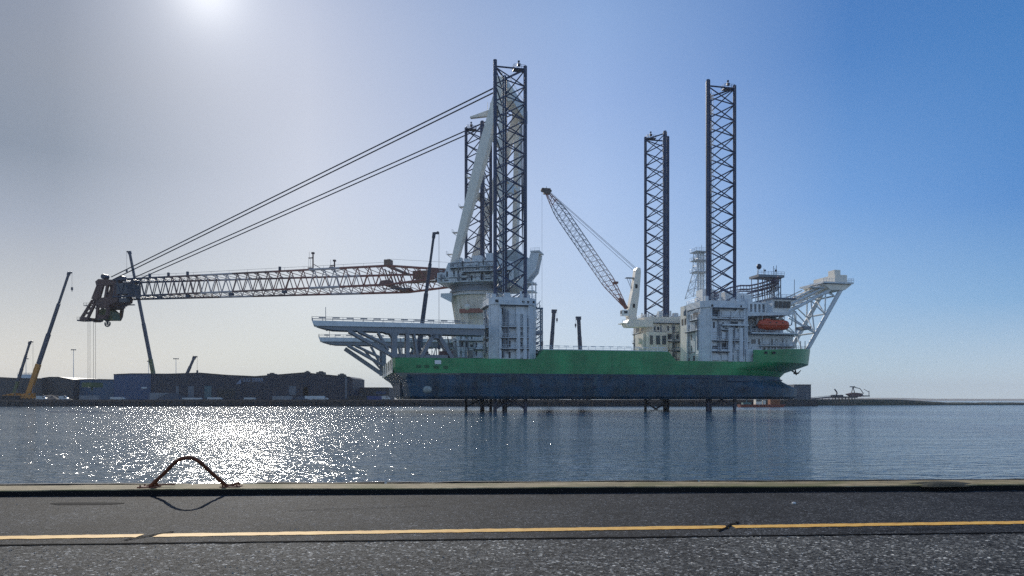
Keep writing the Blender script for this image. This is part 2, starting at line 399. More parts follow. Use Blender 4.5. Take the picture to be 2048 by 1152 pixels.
# weathered bump of tar on the kerb at the right
m = MB(); vs = []; rings = 5; nn = 22
for j in range(rings+1):
    for i in range(nn):
        a = 2*math.pi*i/nn; rr = 1-j/rings; wob = 1+.15*math.sin(3*a+1)+.1*math.sin(5*a)
        vs.append((7.62+.62*rr*wob*math.cos(a), kD(7.62)+.16+.27*rr*wob*math.sin(a), G0+.085+.07*(1-rr**2)))
m.add(vs, [(j*nn+i, j*nn+(i+1)%nn, (j+1)*nn+(i+1)%nn, (j+1)*nn+i) for j in range(rings) for i in range(nn)])
tag(m.build('moss_clump', mat('dark_moss', (.03,.028,.012), .9, var=.4, scale=12, bump=.02, bscale=25), smooth=True), 'dark brown mossy clump lying on the right end of the quay kerb', 'moss clump')

# grit lying on the paving
m = MB(); rg0 = random.Random(21)
for k in range(2600):
    D_ = 6.3+rg0.random()**1.3*6.2; x_ = rg0.uniform(-.72,.72)*D_; r_ = rg0.uniform(.003,.010)*(1.6 if k % 40 == 0 else 1)
    a0 = rg0.uniform(0,6.28); z_ = G0+.003
    m.v += []; o_ = len(m.v)
    p3 = [(x_+r_*math.cos(a0+t_)*rg0.uniform(.7,1.2), D_+r_*math.sin(a0+t_)*rg0.uniform(.7,1.2), z_) for t_ in (0,1.6,3.1,4.7)]
    m.v += p3+[(x_,D_,z_+r_*.9)]; m.f += [(o_,o_+1,o_+4),(o_+1,o_+2,o_+4),(o_+2,o_+3,o_+4),(o_+3,o_,o_+4)]; m.m += [0]*4
tag(m.build('grit', mat('grit_stone', (.22,.21,.19), .85, var=.5, scale=3)), 'fine loose grit scattered over the dark paving', 'grit', kind='stuff')
# rusty hoop
RUST = mat('rusty_iron', (.17,.05,.022), .8, var=.5, scale=14, bump=.006, bscale=60, streak=.4, dirt=(.02,.012,.01))
hp = [(299,974,12.93),(304,969,12.9),(317,957,12.83),(332,943,12.7),(349,926,12.4),(362,918,12.25),(375,915.5,12.2),(389,918,12.22),(402,926,12.3),(418,941,12.55),(436,957,12.8),(450,969,12.95),(463,976,13.0)]
pts = [at(*q) for q in hp]
cu = []
for i in range(len(pts)-1):
    p0 = pts[max(0,i-1)]; p1 = pts[i]; p2 = pts[i+1]; p3 = pts[min(len(pts)-1,i+2)]
    for k in range(5):
        t_ = k/5
        cu.append(.5*((2*p1)+(p2-p0)*t_+(2*p0-5*p1+4*p2-p3)*t_*t_+(3*p1-p0-3*p2+p3)*t_**3))
cu.append(pts[-1])
root = empty('mooring_hoop', (-5.5, 13.0, G0+.1))
off = Vector((-5.5, 13.0, G0+.1))
m = MB(); nr = 10; vs = []
for i, c_ in enumerate(cu):
    d = (cu[min(i+1,len(cu)-1)]-cu[max(i-1,0)]).normalized(); a = d.cross(Vector((0,1,0))).normalized(); b_ = d.cross(a)
    r_ = .031*(1+.18*math.sin(i*1.9)*random.random()+random.uniform(-.08,.08))
    for k in range(nr): vs.append(c_-off+(a*math.cos(2*math.pi*k/nr)+b_*math.sin(2*math.pi*k/nr))*r_)
m.add(vs, [(i*nr+k, i*nr+(k+1)%nr, (i+1)*nr+(k+1)%nr, (i+1)*nr+k) for i in range(len(cu)-1) for k in range(nr)])
m.build('bent_bar', RUST, root, smooth=True)
for e in (0, -1):
    c_ = pts[e]-off; zt = .008
    m = MB(); m.box(c_.x-.17, c_.x+.15, c_.y-.10, c_.y+.12, zt-.02, zt+.022); m.build('foot_plate', RUST, root, bevel=.006)
    m = MB()
    for dx, dy in ((-.13,-.06),(.11,-.05),(-.12,.08),(.1,.09)): m.tube((c_.x+dx,c_.y+dy,zt+.02),(c_.x+dx,c_.y+dy,zt+.05),.014,6)
    m.tube((c_.x-.05,c_.y,zt+.02),(c_.x+.13,c_.y+.02,zt+.07),.02,6)
    m.build('bolt', RUST, root)
m = MB(); m.path([(-.66,-.05,.03),(-.45,.0,.055),(-.28,.02,.05)], .013, 6); m.build('loose_pin', RUST, root)
tag(root, 'rusty bent iron hoop arching up from the stone kerb of the quay', 'mooring hoop')
# small stones
for k, (px, py) in enumerate(((1588,1009),(2029,978))):
    D = 1.6*F/(py-HOR); c_ = at(px, py, D); m = MB()
    m.sphere((0,0,.015), .035, 7, 5, .6); o = m.build('white_stone', mat('pale_stone', (.6,.6,.58), .8)); o.location = (c_.x, c_.y, G0+.004)
    tag(o, ('small white stone on the dark paving between kerb and yellow line', 'small white stone on the paving at the foot of the kerb, far right')[k], 'stone')

# ================================================================== the jack-up ship
YAW = R(12.5)
SH = Frame(-1.2, 250.0, YAW)
ship = tag(empty('jack_up_ship', (-1.2, 250.0, 0), YAW), 'green and blue crane ship raised on four lattice legs', 'ship')
DK = 17.1            # main deck height
BOT = 4.25
NV, FV = -8.5, 62.5  # near and far side
MID = (NV+FV)/2
HB = (FV-NV)/2
def outline(us, ue, nose, p=2.1, hb=HB, stern=3., n=26):
    pts = []
    for i in range(n+1):
        s_ = i/n; d = nose*(1-math.cos(s_*math.pi/2)); d = nose*(s_**1.6)
        u = ue-nose+ (nose-(nose-d)) if False else ue-nose+nose*s_
        q = s_
        pts.append((u, hb*(1-q**p)**(1/1.35) if q < 1 else 0.0))
    side = [(us, 0.0), (us, hb-stern), (us+.6, hb-.8), (us+stern, hb)] + pts
    near = [(u, MID-b) for u, b in side]
    far = [(u, MID+b) for u, b in side if b > 0]
    return near, far[::-1]
def hull_mesh(levels, cap_bottom=False, cap_top=False):
    m = MB(); rings = []
    for z, us, ue, nose, p, hb in levels:
        a, b = outline(us, ue, nose, p, hb); rings.append([(u, v, z) for u, v in a+b])
    n = len(rings[0]); vs = [q for r_ in rings for q in r_]
    fs = [(j*n+i, j*n+(i+1)%n, (j+1)*n+(i+1)%n, (j+1)*n+i) for j in range(len(rings)-1) for i in range(n)]
    if cap_bottom: fs.append(tuple(range(n-1,-1,-1)))
    if cap_top: fs.append(tuple(range((len(rings)-1)*n, len(rings)*n)))
    return m.add(vs, fs)
WL = 12.45
# lower hull, blue
m = hull_mesh([(BOT, -32, 119.5, 42, 2.0, HB-1.2), (BOT+.9, -33.5, 121, 42, 2.0, HB-.3), (BOT+4, -34, 121, 42, 2.0, HB), (9.2, -34, 118.2, 42, 2.1, HB), (10.8, -35, 114.6, 42, 2.1, HB), (WL, -37.5, 113.6, 42, 2.1, HB)], cap_bottom=True)
lower = m.build('lower_hull', BLUE, ship)
# upper hull, green
m = hull_mesh([(WL, -37.52, 113.7, 42, 2.1, HB+.02), (14.2, -38, 115.4, 41, 2.2, HB+.02), (15.8, -38, 120.4, 40, 2.4, HB+.02), (17.4, -38, 125.6, 40, 2.8, HB+.02), (19.3, -38+122, 126.6, 40, 2.8, HB+.02) if False else (DK, -38, 126.4, 41, 2.8, HB+.02)][:3]+[(DK, -38, 124.2, 40, 2.5, HB+.02)], cap_top=True)
hull = m.build('hull', GREEN, ship)
# raised middle trunk between the leg houses
def raised(u0, u1, s0, s1, z1, inset=.0):
    m = MB(); a, b = NV-.02+inset, FV+.02-inset
    poly = [(u0, DK-.02), (u1, DK-.02), (u1-s1, z1), (u0+s0, z1)]
    return m.prism(poly, a, b)
raised(7.2, 55.6, 2.6, 2.8, 20.15).build('raised_deck_block', GREEN, ship)
m = MB(); m.box(9.9, 52.7, NV+.3, FV-.3, 20.152, 20.42); m.build('deck_plating', PALE, ship)
m = MB(); m.rail([(10, NV+.6, 20.42), (52.6, NV+.6, 20.42)], 1.1, 2.4, .05)
for k in range(14): u_ = 10.6+k*3.05; m.box(u_, u_+1.7, NV+.55, NV+.66, 21.35, 21.6)
m.build('deck_railing', PALE, ship)
# bow bulwark: follows the outline, higher than the main deck
def bow_bulwark():
    m = MB(); vs = []; 
    a, b = outline(-38, 124.2, 40, 2.5, HB+.02)
    ring = [q for q in a if q[0] > 84]+[q for q in b if q[0] > 84]
    ring = [(84.0, NV-.02)]+ring+[(84.0, FV+.02)]
    n = len(ring)
    for u, v in ring:
        top = 21.2+max(0, (u-88))*.055
        if u > 120.5: top = 19.3
        out = (top-DK)*.16*max(0, (u-100)/22)
        du, dv = u-95, v-MID; l = math.hypot(du, dv)
        vs += [(u, v, DK-.01), (u+du/l*out, v+dv/l*out, top), (u+du/l*(out-.5), v+dv/l*(out-.5), top), (u-du/l*.6, v-dv/l*.6, DK+.3)]
    fs = [(i*4+j, (i+1)*4+j, (i+1)*4+(j+1)%4, i*4+(j+1)%4) for i in range(n-1) for j in range(4)]
    fs += [(0,1,2,3), tuple((n-1)*4+j for j in (3,2,1,0))]
    m.add(vs, fs)
    return m
bow_bulwark().build('bow_bulwark', GREEN, ship)
m = MB(); m.vprism([(84.2, NV+.4), (98, NV+4), (108, 6), (114, 17), (114, 37), (108, 48), (98, FV-4), (84.2, FV-.4)], 19.2, 19.5); m.build('forecastle_deck', GREY, ship)
m = MB()
for u_ in (88.2, 91.3): m.box(u_, u_+1.1, NV-.12, NV+.2, 19.9, 20.7)
m.build('fairlead', BLACK, ship)
# stern: pale transom plate with green mooring recesses, and grey skirt
m = MB(); m.box(-38.16, -38.02, NV+3.4, FV-3.4, WL+.1, DK-.1); st = m.build('stern_plate', CREAM, ship)
m = MB()
for v_ in (0, 12, 25, 38, 52): m.prism([(-38.3,16.9),(-38.2,16.9),(-38.2,13.6)], v_, v_+3.2)
m.build('stern_bracket', mat('dark_green_paint', (.03,.07,.03), .6), st)
m = MB(); m.frus((-34.4,-20,NV+1,FV-1), (-37.3,-17,NV-.35,FV+.35), 10.4, WL-.02); m.build('stern_skirt', mat('worn_grey_paint', (.25,.26,.24), .6, var=.3, streak=.3), ship)
# hull markings
m = MB(); m.box(-25.3, -23.3, NV-.10, NV-.03, 15.2, 16.4); m.build('depth_board', WHITE, hull)
m = MB()
for u_, z_ in ((-31,13.9),(-28.5,13.9),(-25.6,13.7),(-22.6,13.7)): m.box(u_, u_+1.5, NV-.07, NV-.03, z_, z_+1.0)
m.build('mooring_port', mat('port_green', (.008,.10,.035), .5), hull)
m = MB()
for u_, z_, l_ in ((19,10.7,7),(-8,11.4,5),(56,11.2,12),(74,10.2,9),(90,10.6,5)): m.box(u_, u_+l_, NV-.09, NV-.03, z_, z_+.35)
m.build('hull_recess', mat('dark_blue_recess', (.006,.02,.05), .7), lower)
m = MB()
for u_, z_ in ((-13,7.8),(9,8.6),(27,8.2),(44,8.8),(61,8.3),(81,7.8)): m.tube((u_, NV-.10, z_), (u_, NV-.02, z_), .55, 12)
m.build('sea_chest', mat('dark_blue_recess'  , (.006,.02,.05)), lower)
# weld seams of the shell plating stand a few millimetres proud
m = MB()
for u_ in range(-28, 84, 8): m.box(u_, u_+.10, NV-.035, NV-.018, WL+.1, DK-.2 if not 8 < u_ < 54 else 19.8)
m.box(-33, 84, NV-.035, NV-.018, 14.6, 14.68)
m.build('weld_seam', mat('seam_green', (.016,.20,.07), .45), hull)
m = MB()
for u_ in range(-30, 84, 8): m.box(u_, u_+.10, NV-.016, NV-.004, BOT+3.9, WL-.1)
m.box(-33, 80, NV-.016, NV-.004, 8.4, 8.5)
m.box(-34, 82, NV-.05, NV-.004, WL-.55, WL-.35)
m.build('weld_seam', mat('seam_blue', (.007,.034,.07), .5), lower)
# thruster recess
m = MB(); q_ = SH.P(855, 779, NV); m.sphere((q_.x, NV+1.0, q_.z), 1.75, 14, 8, .8); m.build('thruster_dome', mat('bare_metal_grey', (.33,.35,.33), .5, var=.3, scale=1), lower)
m = MB(); m.box(-34.6,-31.5,MID-16,MID+16,5.2,9.8); m.build('skeg', BLUE, lower)
# bow anchor
an = empty('anchor', (SH.P(1583,742,20).x, 20, SH.P(1583,742,20).z), 0, ship)
m = MB(); m.tube((-1.5,0,1.0),(2.2,0,-1.0),.28,8); m.build('shank', BLACK, an)
m = MB(); m.tube((2.0,-1.4,-.9),(2.0,1.4,-.9),.32,8); m.tube((2.0,-1.4,-.9),(3.0,-1.7,.3),.26,6,.1); m.tube((2.0,1.4,-.9),(3.0,1.7,.3),.26,6,.1); m.tube((2.1,0,-1.6),(1.6,0,.5),.3,6); m.build('fluke', BLACK, an)

# ------------------------------------------------------------------ legs
LR = 5.81; CR = .60
def leg(u, v, apex, top, label):
    e = empty('jack_leg', (u, v, 0), 0, ship); e['label'] = label
    ang = [apex, apex+120, apex+240]
    C_ = [Vector((LR*math.cos(R(a)), LR*math.sin(R(a)), 0)) for a in ang]
    zb = -4.0
    for i, c in enumerate(C_):
        t_ = top+(1.1 if i == 1 else 0)
        m = MB(); m.tube(c+Vector((0,0,zb)), c+Vector((0,0,t_)), CR, 10)
        # racks: toothed plates on both sides of the chord
        d = c.normalized(); n_ = Vector((-d.y, d.x, 0))
        m.beam(c-n_*(CR+.12)+Vector((0,0,zb)), c-n_*(CR+.12)+Vector((0,0,t_-.3)), .22, .22)
        m.beam(c+n_*(CR+.12)+Vector((0,0,zb)), c+n_*(CR+.12)+Vector((0,0,t_-.3)), .22, .22)
        m.build('chord', NAVY, e)
    m = MB(); bay = 5.55; z = top-1.2; k = 0
    while z-bay > -3:
        for i in range(3):
            a, b = C_[i], C_[(i+1)%3]
            m.tube(a+Vector((0,0,z)), b+Vector((0,0,z-bay)), .22, 6, cap=False)
            m.tube(b+Vector((0,0,z)), a+Vector((0,0,z-bay)), .22, 6, cap=False)
        z -= bay; k += 1
    for i in range(3):
        a, b = C_[i], C_[(i+1)%3]; m.tube(a+Vector((0,0,top-1)), b+Vector((0,0,top-1)), .3, 6)
    m.build('bracing', NAVY, e)
    # ladder and service pipe inside
    m = MB(); q = (C_[0]+C_[1])*.30
    for dx in (-.35,.35): m.tube((q.x+dx,q.y,36),(q.x+dx,q.y,top-1),.09,5)
    m.build('riser_pipe', PALE, e)
    m = MB(); c = C_[2]; i_ = c*.62
    m.box(i_.x-1.9, i_.x+1.9, i_.y-1.3, i_.y+1.3, top-1.2, top-.9)
    m.rail([(i_.x-1.9,i_.y-1.3,top-.9),(i_.x+1.9,i_.y-1.3,top-.9),(i_.x+1.9,i_.y+1.3,top-.9),(i_.x-1.9,i_.y+1.3,top-.9),(i_.x-1.9,i_.y-1.3,top-.9)], 1.2, 1.2, .05)
    m.tube((i_.x,i_.y,top-.9),(i_.x,i_.y,top+1.6),.10,5); m.box(i_.x-.5,i_.x+.5,i_.y-.4,i_.y+.4,top+.3,top+1.1)
    m.tube((i_.x-1.2,i_.y,top-.9),(i_.x-1.2,i_.y,top+1.0),.06,5); m.sphere((i_.x,i_.y,top+1.8), .4, 8, 6)
    m.build('top_platform', DARK, e)
    return e
LS, LV = 76.0, 54.0
leg(0, 0, 90, 113.2, 'near stern leg, the tallest in view')
leg(LS-1.0, 0, 90, 113.6, 'near bow leg')
leg(0, LV, -90, 113.2, 'far stern leg, standing through the main crane')
leg(LS+.7, LV, -90, 115.2, 'far bow leg beside the small crane')

# ------------------------------------------------------------------ leg houses
def detail(m_pan, m_dark, m_plat, m_pipe, u0, u1, v, z0, z1, side=-1, seed=0, axis='u'):
    """panels, openings, galleries and pipes on one wall; axis 'u': wall along u at lateral v; axis 'v': wall along v at u=v"""
    rg = random.Random(seed)
    def bx(m, a0, a1, d0, d1, b0, b1):
        lo, hi = sorted((v+side*d0, v+side*d1))
        if axis == 'u': m.box(a0, a1, lo, hi, b0, b1)
        else: m.box(lo, hi, a0, a1, b0, b1)
    def pt(a, d, z): return (a, v+side*d, z) if axis == 'u' else (v+side*d, a, z)
    nlev = max(2, int((z1-z0)/3.1)); hz = (z1-z0)/nlev; a = u0
    cols = []
    while a < u1-1.2:
        wd = min(rg.uniform(1.4, 3.6), u1-a); cols.append((a, a+wd)); a += wd
    for (a0, a1) in cols:
        style = rg.random(); dep = rg.choice((.12, .35, .7))
        if style < .25: bx(m_pan, a0+.12, a1-.12, 0, dep, z0, z1-rg.uniform(.2, 3)); base = dep
        else: base = 0
        for k in range(nlev):
            b0 = z0+k*hz; r_ = rg.random()
            if r_ < .30: bx(m_dark, a0+.35, a1-.35, base+.004, base+.03, b0+.5, b0+hz*rg.uniform(.45,.8)); bx(m_pan, a0+.25, a1-.25, base, base+.22, b0+hz*.83, b0+hz*.9)
            elif r_ < .62: bx(m_pan, a0+.3, a1-.3, base, base+rg.uniform(.15,.6), b0+.4, b0+hz*rg.uniform(.5,.85))
            elif r_ < .78:
                for j in range(4): bx(m_pan, a0+.3, a1-.3, base, base+.14, b0+.5+j*.7, b0+.72+j*.7)
            else: bx(m_dark, a0+.6, a0+1.3, base+.004, base+.03, b0+.3, b0+2.3)
    for k in range(1, nlev+1):
        b0 = z0+k*hz-(.1 if k < nlev else 0)
        if rg.random() < .72:
            s_ = u0+rg.choice((0,0,.3))*(u1-u0); e_ = u1-rg.choice((0,0,.35))*(u1-u0); pr = rg.uniform(.9,1.6)
            bx(m_plat, s_, e_, 0, pr, b0-.18, b0)
            m_plat.rail([pt(s_, pr, b0), pt(e_, pr, b0)], 1.1, 1.8, .045)
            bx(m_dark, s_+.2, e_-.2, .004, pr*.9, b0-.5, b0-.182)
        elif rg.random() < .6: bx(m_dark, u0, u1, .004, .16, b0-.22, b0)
    for j in range(int((u1-u0)/1.5)):
        a = rg.uniform(u0+.2, u1-.2); d = rg.uniform(.3, 1.0); zz0 = z0+rg.uniform(0, .3)*(z1-z0); zz1 = z1-rg.uniform(0, .4)*(z1-z0)
        m_pipe.tube(pt(a, d, zz0), pt(a, d, zz1), rg.uniform(.10,.28), 6)
def leghouse(uc, vc, hu, hv, z1, seed, matl, near_face=True):
    e = empty('leg_house', (uc, vc, 0), 0, ship)
    m = MB(); ch = 2.6
    poly = [(-hu+ch,-hv),(hu-ch,-hv),(hu,-hv+ch),(hu,hv-ch),(hu-ch,hv),(-hu+ch,hv),(-hu,hv-ch),(-hu,-hv+ch)]
    m.vprism(poly, DK-.01, z1-2.2); m.vprism([(x*1.05,y*1.05) for x, y in poly], z1-2.2, z1)
    for a, b in zip(poly, poly[1:]+poly[:1]): m.beam((a[0]*1.01,a[1]*1.01,DK), (a[0]*1.01,a[1]*1.01,z1-2.2), .5, .5)
    m.build('tower', matl, e)
    pan, dk, pl, pp = MB(), MB(), MB(), MB()
    detail(pan, dk, pl, pp, -hu+ch, hu-ch, -hv, DK, z1-2.3, -1, seed)
    detail(pan, dk, pl, pp, -hv+ch, hv-ch, -hu, DK, z1-2.3, -1, seed+1, 'v')
    detail(pan, dk, pl, pp, -hv+ch, hv-ch, hu, DK, z1-2.3, 1, seed+2, 'v')
    pl.rail([(x*1.04,y*1.04,z1) for x, y in poly+poly[:1]], 1.1, 1.8, .045)
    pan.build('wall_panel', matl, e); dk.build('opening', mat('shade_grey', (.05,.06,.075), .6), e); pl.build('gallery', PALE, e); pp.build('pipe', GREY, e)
    # machinery on top, around the leg
    rg = random.Random(seed+9); m = MB()
    for k in range(9):
        a = 2*math.pi*k/9+.2; r_ = 6.9; s_ = rg.uniform(.5,1.0); x, y = r_*math.cos(a), r_*math.sin(a)
        if rg.random() < .5: m.box(x-s_, x+s_, y-s_, y+s_, z1, z1+rg.uniform(.8,2.4))
        else: m.tube((x,y,z1),(x,y,z1+rg.uniform(1.5,3)), .35, 8)
    m.build('top_machinery', PALE, e)
    return e
lh_ = leghouse(0.2, 0, 7.4, 7.6, 36.8, 11, PALE)
m = MB()
for x_ in (1.2, 3.4): m.tube((x_,-8.3,DK),(x_,-8.3,31.5),.75,12)
m.tube((-4.6,-8.2,DK),(-4.6,-8.2,33),.5,10); m.build('guide_column', PALE, lh_)
m = MB()
for x_ in (2.6,4.2,6.0): m.box(x_,x_+.7,-8.06,-8.0,35.0,35.8)
m.box(-6.2,-5.2,-8.06,-8.0,35.1,35.9); m.build('small_window', BLACK, lh_)
lh_ = leghouse(LS-1.2, 0, 8.6, 7.6, 37.8, 23, PALE)
m = MB()
for x_ in (.6, 4.6): m.tube((x_,-8.3,DK),(x_,-8.3,28.5),.8,12)
m.prism([(.2,32.0),(1.4,32.0),(5.0,35.4),(3.8,35.4)],-8.4,-7.7); m.box(-2.4,7.2,-9.0,-7.6,29.3,29.8); m.build('guide_column', PALE, lh_)
m = MB()
for x_ in (-6.2,4.4): m.box(x_,x_+.8,-8.06,-8.0,35.6,36.4)
m.build('small_window', BLACK, lh_)
e_ = leghouse(LS-1.5, LV-4, 8.4, 8.0, 37.6, 31, CREAM)
# glazed control cabin on the far bow leg house
m = MB(); m.box(-8.8, -.6, -10.6, -8.02, 17.6, 31.2); cb = m.build('control_cabin', CREAM, e_)
m = MB()
for a0, a1 in ((-8.2,-6.9),(-5.6,-3.8),(-3.0,-1.2)): m.box(a0, a1, -10.66, -10.61, 26.2, 29.8)
m.build('window', mat('cabin_glass', (.10,.12,.14), .15), cb)
# square tower bodies between the near leg house and the crane
def block(name, u0, u1, v0, v1, z0, z1, matl, seed, left=True, right=False):
    m = MB(); m.box(u0, u1, v0, v1, z0, z1); o = m.build(name, matl, ship)
    pan, dk, pl, pp = MB(), MB(), MB(), MB()
    detail(pan, dk, pl, pp, u0+.3, u1-.3, v0, z0+.2, z1-.1, -1, seed)
    if left: detail(pan, dk, pl, pp, v0+.3, v1-.3, u0, z0+.2, z1-.1, -1, seed+1, 'v')
    if right: detail(pan, dk, pl, pp, v0+.3, v1-.3, u1, z0+.2, z1-.1, 1, seed+2, 'v')
    pl.rail([(u0,v0,z1),(u1,v0,z1),(u1,v1,z1),(u0,v1,z1),(u0,v0,z1)], 1.1, 1.8, .045)
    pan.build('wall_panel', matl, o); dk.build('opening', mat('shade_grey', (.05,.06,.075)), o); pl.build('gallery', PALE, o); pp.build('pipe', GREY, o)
    return o
block('crane_base_house', -10.2, 9.5, LV-9.4, LV+9, DK, 30.5, PALE, 41)
block('machinery_house', 7.6, 10.6, 8, 26, DK, 24.6, GREY, 44, True, True)

# ------------------------------------------------------------------ main crane, slewed out over the stern
CY = math.atan2(.246, -.969)
K = Frame(-24.5, 305.7, CY)
def to_ship(X, Y):
    dx, dy = X-SH.X, Y-SH.Y
    return (dx*SH.c+dy*SH.s, -dx*SH.s+dy*SH.c)
ou, ov = to_ship(K.X, K.Y)
crane = empty('main_crane', (ou, ov, 0), CY-YAW, ship); crane['label'] = 'huge white crane around the far stern leg with a long lattice boom'
LT = -12.0          # the leg stands here on the crane's own axis
# pedestal: straight drum, cone and ring
m = MB()
def lathe(m, prof, n=36, c=(LT,0)):
    vs = [(c[0]+r_*math.cos(2*math.pi*i/n), c[1]+r_*math.sin(2*math.pi*i/n), z) for r_, z in prof for i in range(n)]
    fs = [(j*n+i, j*n+(i+1)%n, (j+1)*n+(i+1)%n, (j+1)*n+i) for j in range(len(prof)-1) for i in range(n)]
    m.add(vs, fs)
lathe(m, [(7.8,DK),(8.8,DK),(8.8,35.5),(9.0,36),(10.9,44.2),(10.9,46.2),(7.0,46.2)])
for k in range(18):
    a = 2*math.pi*k/18; c_, s_ = math.cos(a), math.sin(a)
    m.beam((LT+8.85*c_, 8.85*s_, 30), (LT+11.0*c_, 11.0*s_, 44), .25, .7)
m.build('pedestal', CREAM, crane, smooth=False)
m = MB(); lathe(m, [(7.0,46.2),(11.9,46.22),(11.9,47.0),(11.3,47.1),(11.3,48.4),(12.1,48.5),(12.1,49.3),(7.0,49.32)]); m.build('slewing_ring', GREY, crane)
m = MB()
for z_ in (45.0,):
    pts_ = [(LT+12.6*math.cos(a), 12.6*math.sin(a), z_) for a in [2*math.pi*k/28 for k in range(29)]]
    lathe(m, [(10.95,z_-.25),(12.7,z_-.25),(12.7,z_),(10.95,z_)]); m.rail(pts_, 1.1, 3, .05)
m.box(-3.6,.9,6.0,10.0,44.2,45.6); m.prism([(.9,44.2),(-3.6,44.2),(-3.4,42.0)], 6.0, 10.0)
m.build('ring_walkway', PALE, crane)
# slewing house around the leg
hs = MB()
for y0_, y1_ in ((5.9,12.6),(-12.6,-5.9)):
    hs.box(-29, 1.4, y0_, y1_, 49.34, 53.2)
    hs.prism([(-29,53.2),(-1.5,53.2),(-3.0,57.0),(-24,57.6),(-29,56.2)], y0_+.2, y1_-.2)
hs.box(-2.5, 1.4, -5.9, 5.9, 49.34, 54.5); hs.box(-29, -21, -5.9, 5.9, 49.34, 56.4)
house = hs.build('slewing_house', PALE, crane)
pan, dk, pl, pp = MB(), MB(), MB(), MB()
detail(pan, dk, pl, pp, -28, 1, 12.6, 49.4, 53.1, 1, 77); detail(pan, dk, pl, pp, -12, 12, 1.4, 49.4, 53.1, 1, 78, 'v')
detail(pan, dk, pl, pp, -23, -4, 12.42, 53.3, 56.8, 1, 81)
pl.rail([(-29,12.4,57.5),(-4,12.4,57.1)], 1.1, 2, .05); pl.rail([(-29,-12.4,57.5),(-4,-12.4,57.1)], 1.1, 2, .05)
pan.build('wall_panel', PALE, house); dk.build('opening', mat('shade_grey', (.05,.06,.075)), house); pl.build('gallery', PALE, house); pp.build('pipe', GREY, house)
m = MB()
for x_, y_, s_, h_ in ((-6,9,1.6,2.2),(-10,9.5,1.2,1.6),(-14,9,1.8,2.6),(-19,9,1.5,3.4),(-24,9,2.2,4.2),(-25,-8,2.4,5.0),(-18,-9,1.6,2.5),(-10,-9,1.5,2.0)):
    m.box(x_-s_, x_+s_, y_-s_*.8, y_+s_*.8, 57.0, 57.0+h_)
m.build('winch_housing', PALE, crane)
m = MB(); m.box(-30.4,-22,-11.5,11.5,50.5,61.0); m.prism([(-30.4,50.5),(-28,47.2),(-22,47.2),(-22,50.5)], -10, 10); m.build('counterweight_house', mat('cool_grey_paint', (.33,.36,.37), .5, var=.12, streak=.25), crane)
# upturned service gantry at the back of the house
g1 = K.P(1068, 530, 6)
m = MB()
for y_ in (3.5, 9.5):
    m.prism([(-29.5,48.5),(-31.2,46.8),(g1.x-1.2,53.0),(g1.x-2.6,59.6),(g1.x+.3,60.0),(g1.x+1.0,57.6),(-30.3,53.5)], y_-.7, y_+.7)
m.box(g1.x-3.1, g1.x+.5, 2.6, 10.4, 60.0, 60.5); m.rail([(g1.x-3.1,10.4,60.5),(g1.x+.5,10.4,60.5)],1.0,1.2,.05)
for z_ in (48.4, 45.3): m.box(-36.2,-32.0,3,10,z_,z_+.35); m.rail([(-36.2,10,z_+.35),(-32,10,z_+.35)],1.1,1.3,.05)
for x_ in (-35.6,-31.9): m.tube((x_,9.8,38),(x_,9.8,49.5),.22,6); m.tube((x_,3.2,38),(x_,3.2,49.5),.22,6)
m.box(-35.9,-31.4,2.6,10.4,35.5,38.2)
m.build('rear_gantry', PALE, crane)
# A-frame
hn = K.P(1003, 166, 13.6); hf = Vector((hn.x, -13.6, hn.z))
fn = K.P(906, 537, 10.5); ff = Vector((fn.x, -10.5, fn.z))
bn = K.P(1003, 530, 10.5); bf = Vector((bn.x, -10.5, bn.z))
m = MB()
for top, foot, back in ((hn, fn, bn), (hf, ff, bf)):
    q1 = foot.lerp(top, .30); q2 = foot.lerp(top, .62)
    m.beam(foot, q1, 2.0, 2.2, 2.7, 3.2); m.beam(q1, q2, 2.7, 3.2, 3.2, 3.9); m.beam(q2, top, 3.2, 3.9, 2.4, 2.7)
    m.beam(back, back.lerp(top, .9), 1.9, 2.0, 2.4, 2.6)
    for s_ in (.35, .5, .64, .76):
        q = foot.lerp(top, s_)
for s_ in (.42, .74):
    a, b = fn.lerp(hn, s_), ff.lerp(hf, s_); m.beam(a, b, 1.6, 1.8)
m.beam(bn.lerp(hn,.5), bf.lerp(hf,.5), 1.4, 1.4)
af = m.build('a_frame', CREAM, crane)
m = MB()     # head girder and sheave blocks
m.beam(hn+Vector((0,1.2,-.5)), hf+Vector((0,-1.2,-.5)), 3.6, 4.6)
m.beam(hn+Vector((-2.5,-1,-4)), hf+Vector((-2.5,1,-4)), 3.0, 5.0)
for y_ in (12.5, 9.5, -9.5, -12.5): m.tube((hn.x+1.2,y_-.8,hn.z+1.2),(hn.x+1.2,y_+.8,hn.z+1.2),1.7,14)
m.tube(hn+Vector((0,0,1)), hn+Vector((0,0,4)), .15, 5); m.tube(hf+Vector((-3,0,1)), hf+Vector((-3,0,4.5)), .12, 5)
m.rail([(hn.x-2.5,13,hn.z+1.9),(hn.x-2.5,-13,hn.z+1.9)], 1.1, 2.5, .06)
m.build('head_girder', CREAM, crane)
m = MB(); j0 = K.P(985, 224, 0); j1 = K.P(941, 235, 0)
m.prism([(j0.x-1, j0.z+1.3),(j0.x-1, j0.z-1.6),(j1.x, j1.z-.4),(j1.x, j1.z+.1)], -.8, .8); m.tube((j1.x-8,0,j1.z-.2),(j1.x-12,0,j1.z-4.2),.2,5)
m.box(j0.x-2.6, j0.x+.6, -1.6, 1.6, j0.z+1.0, j0.z+3.2); m.tube((j0.x+2,0,j0.z+1),(j0.x+2,0,j0.z+4),.1,5); m.beam((j0.x-1,0,j0.z),(hf.x-2,0,j0.z+1.5),1.4,1.6)
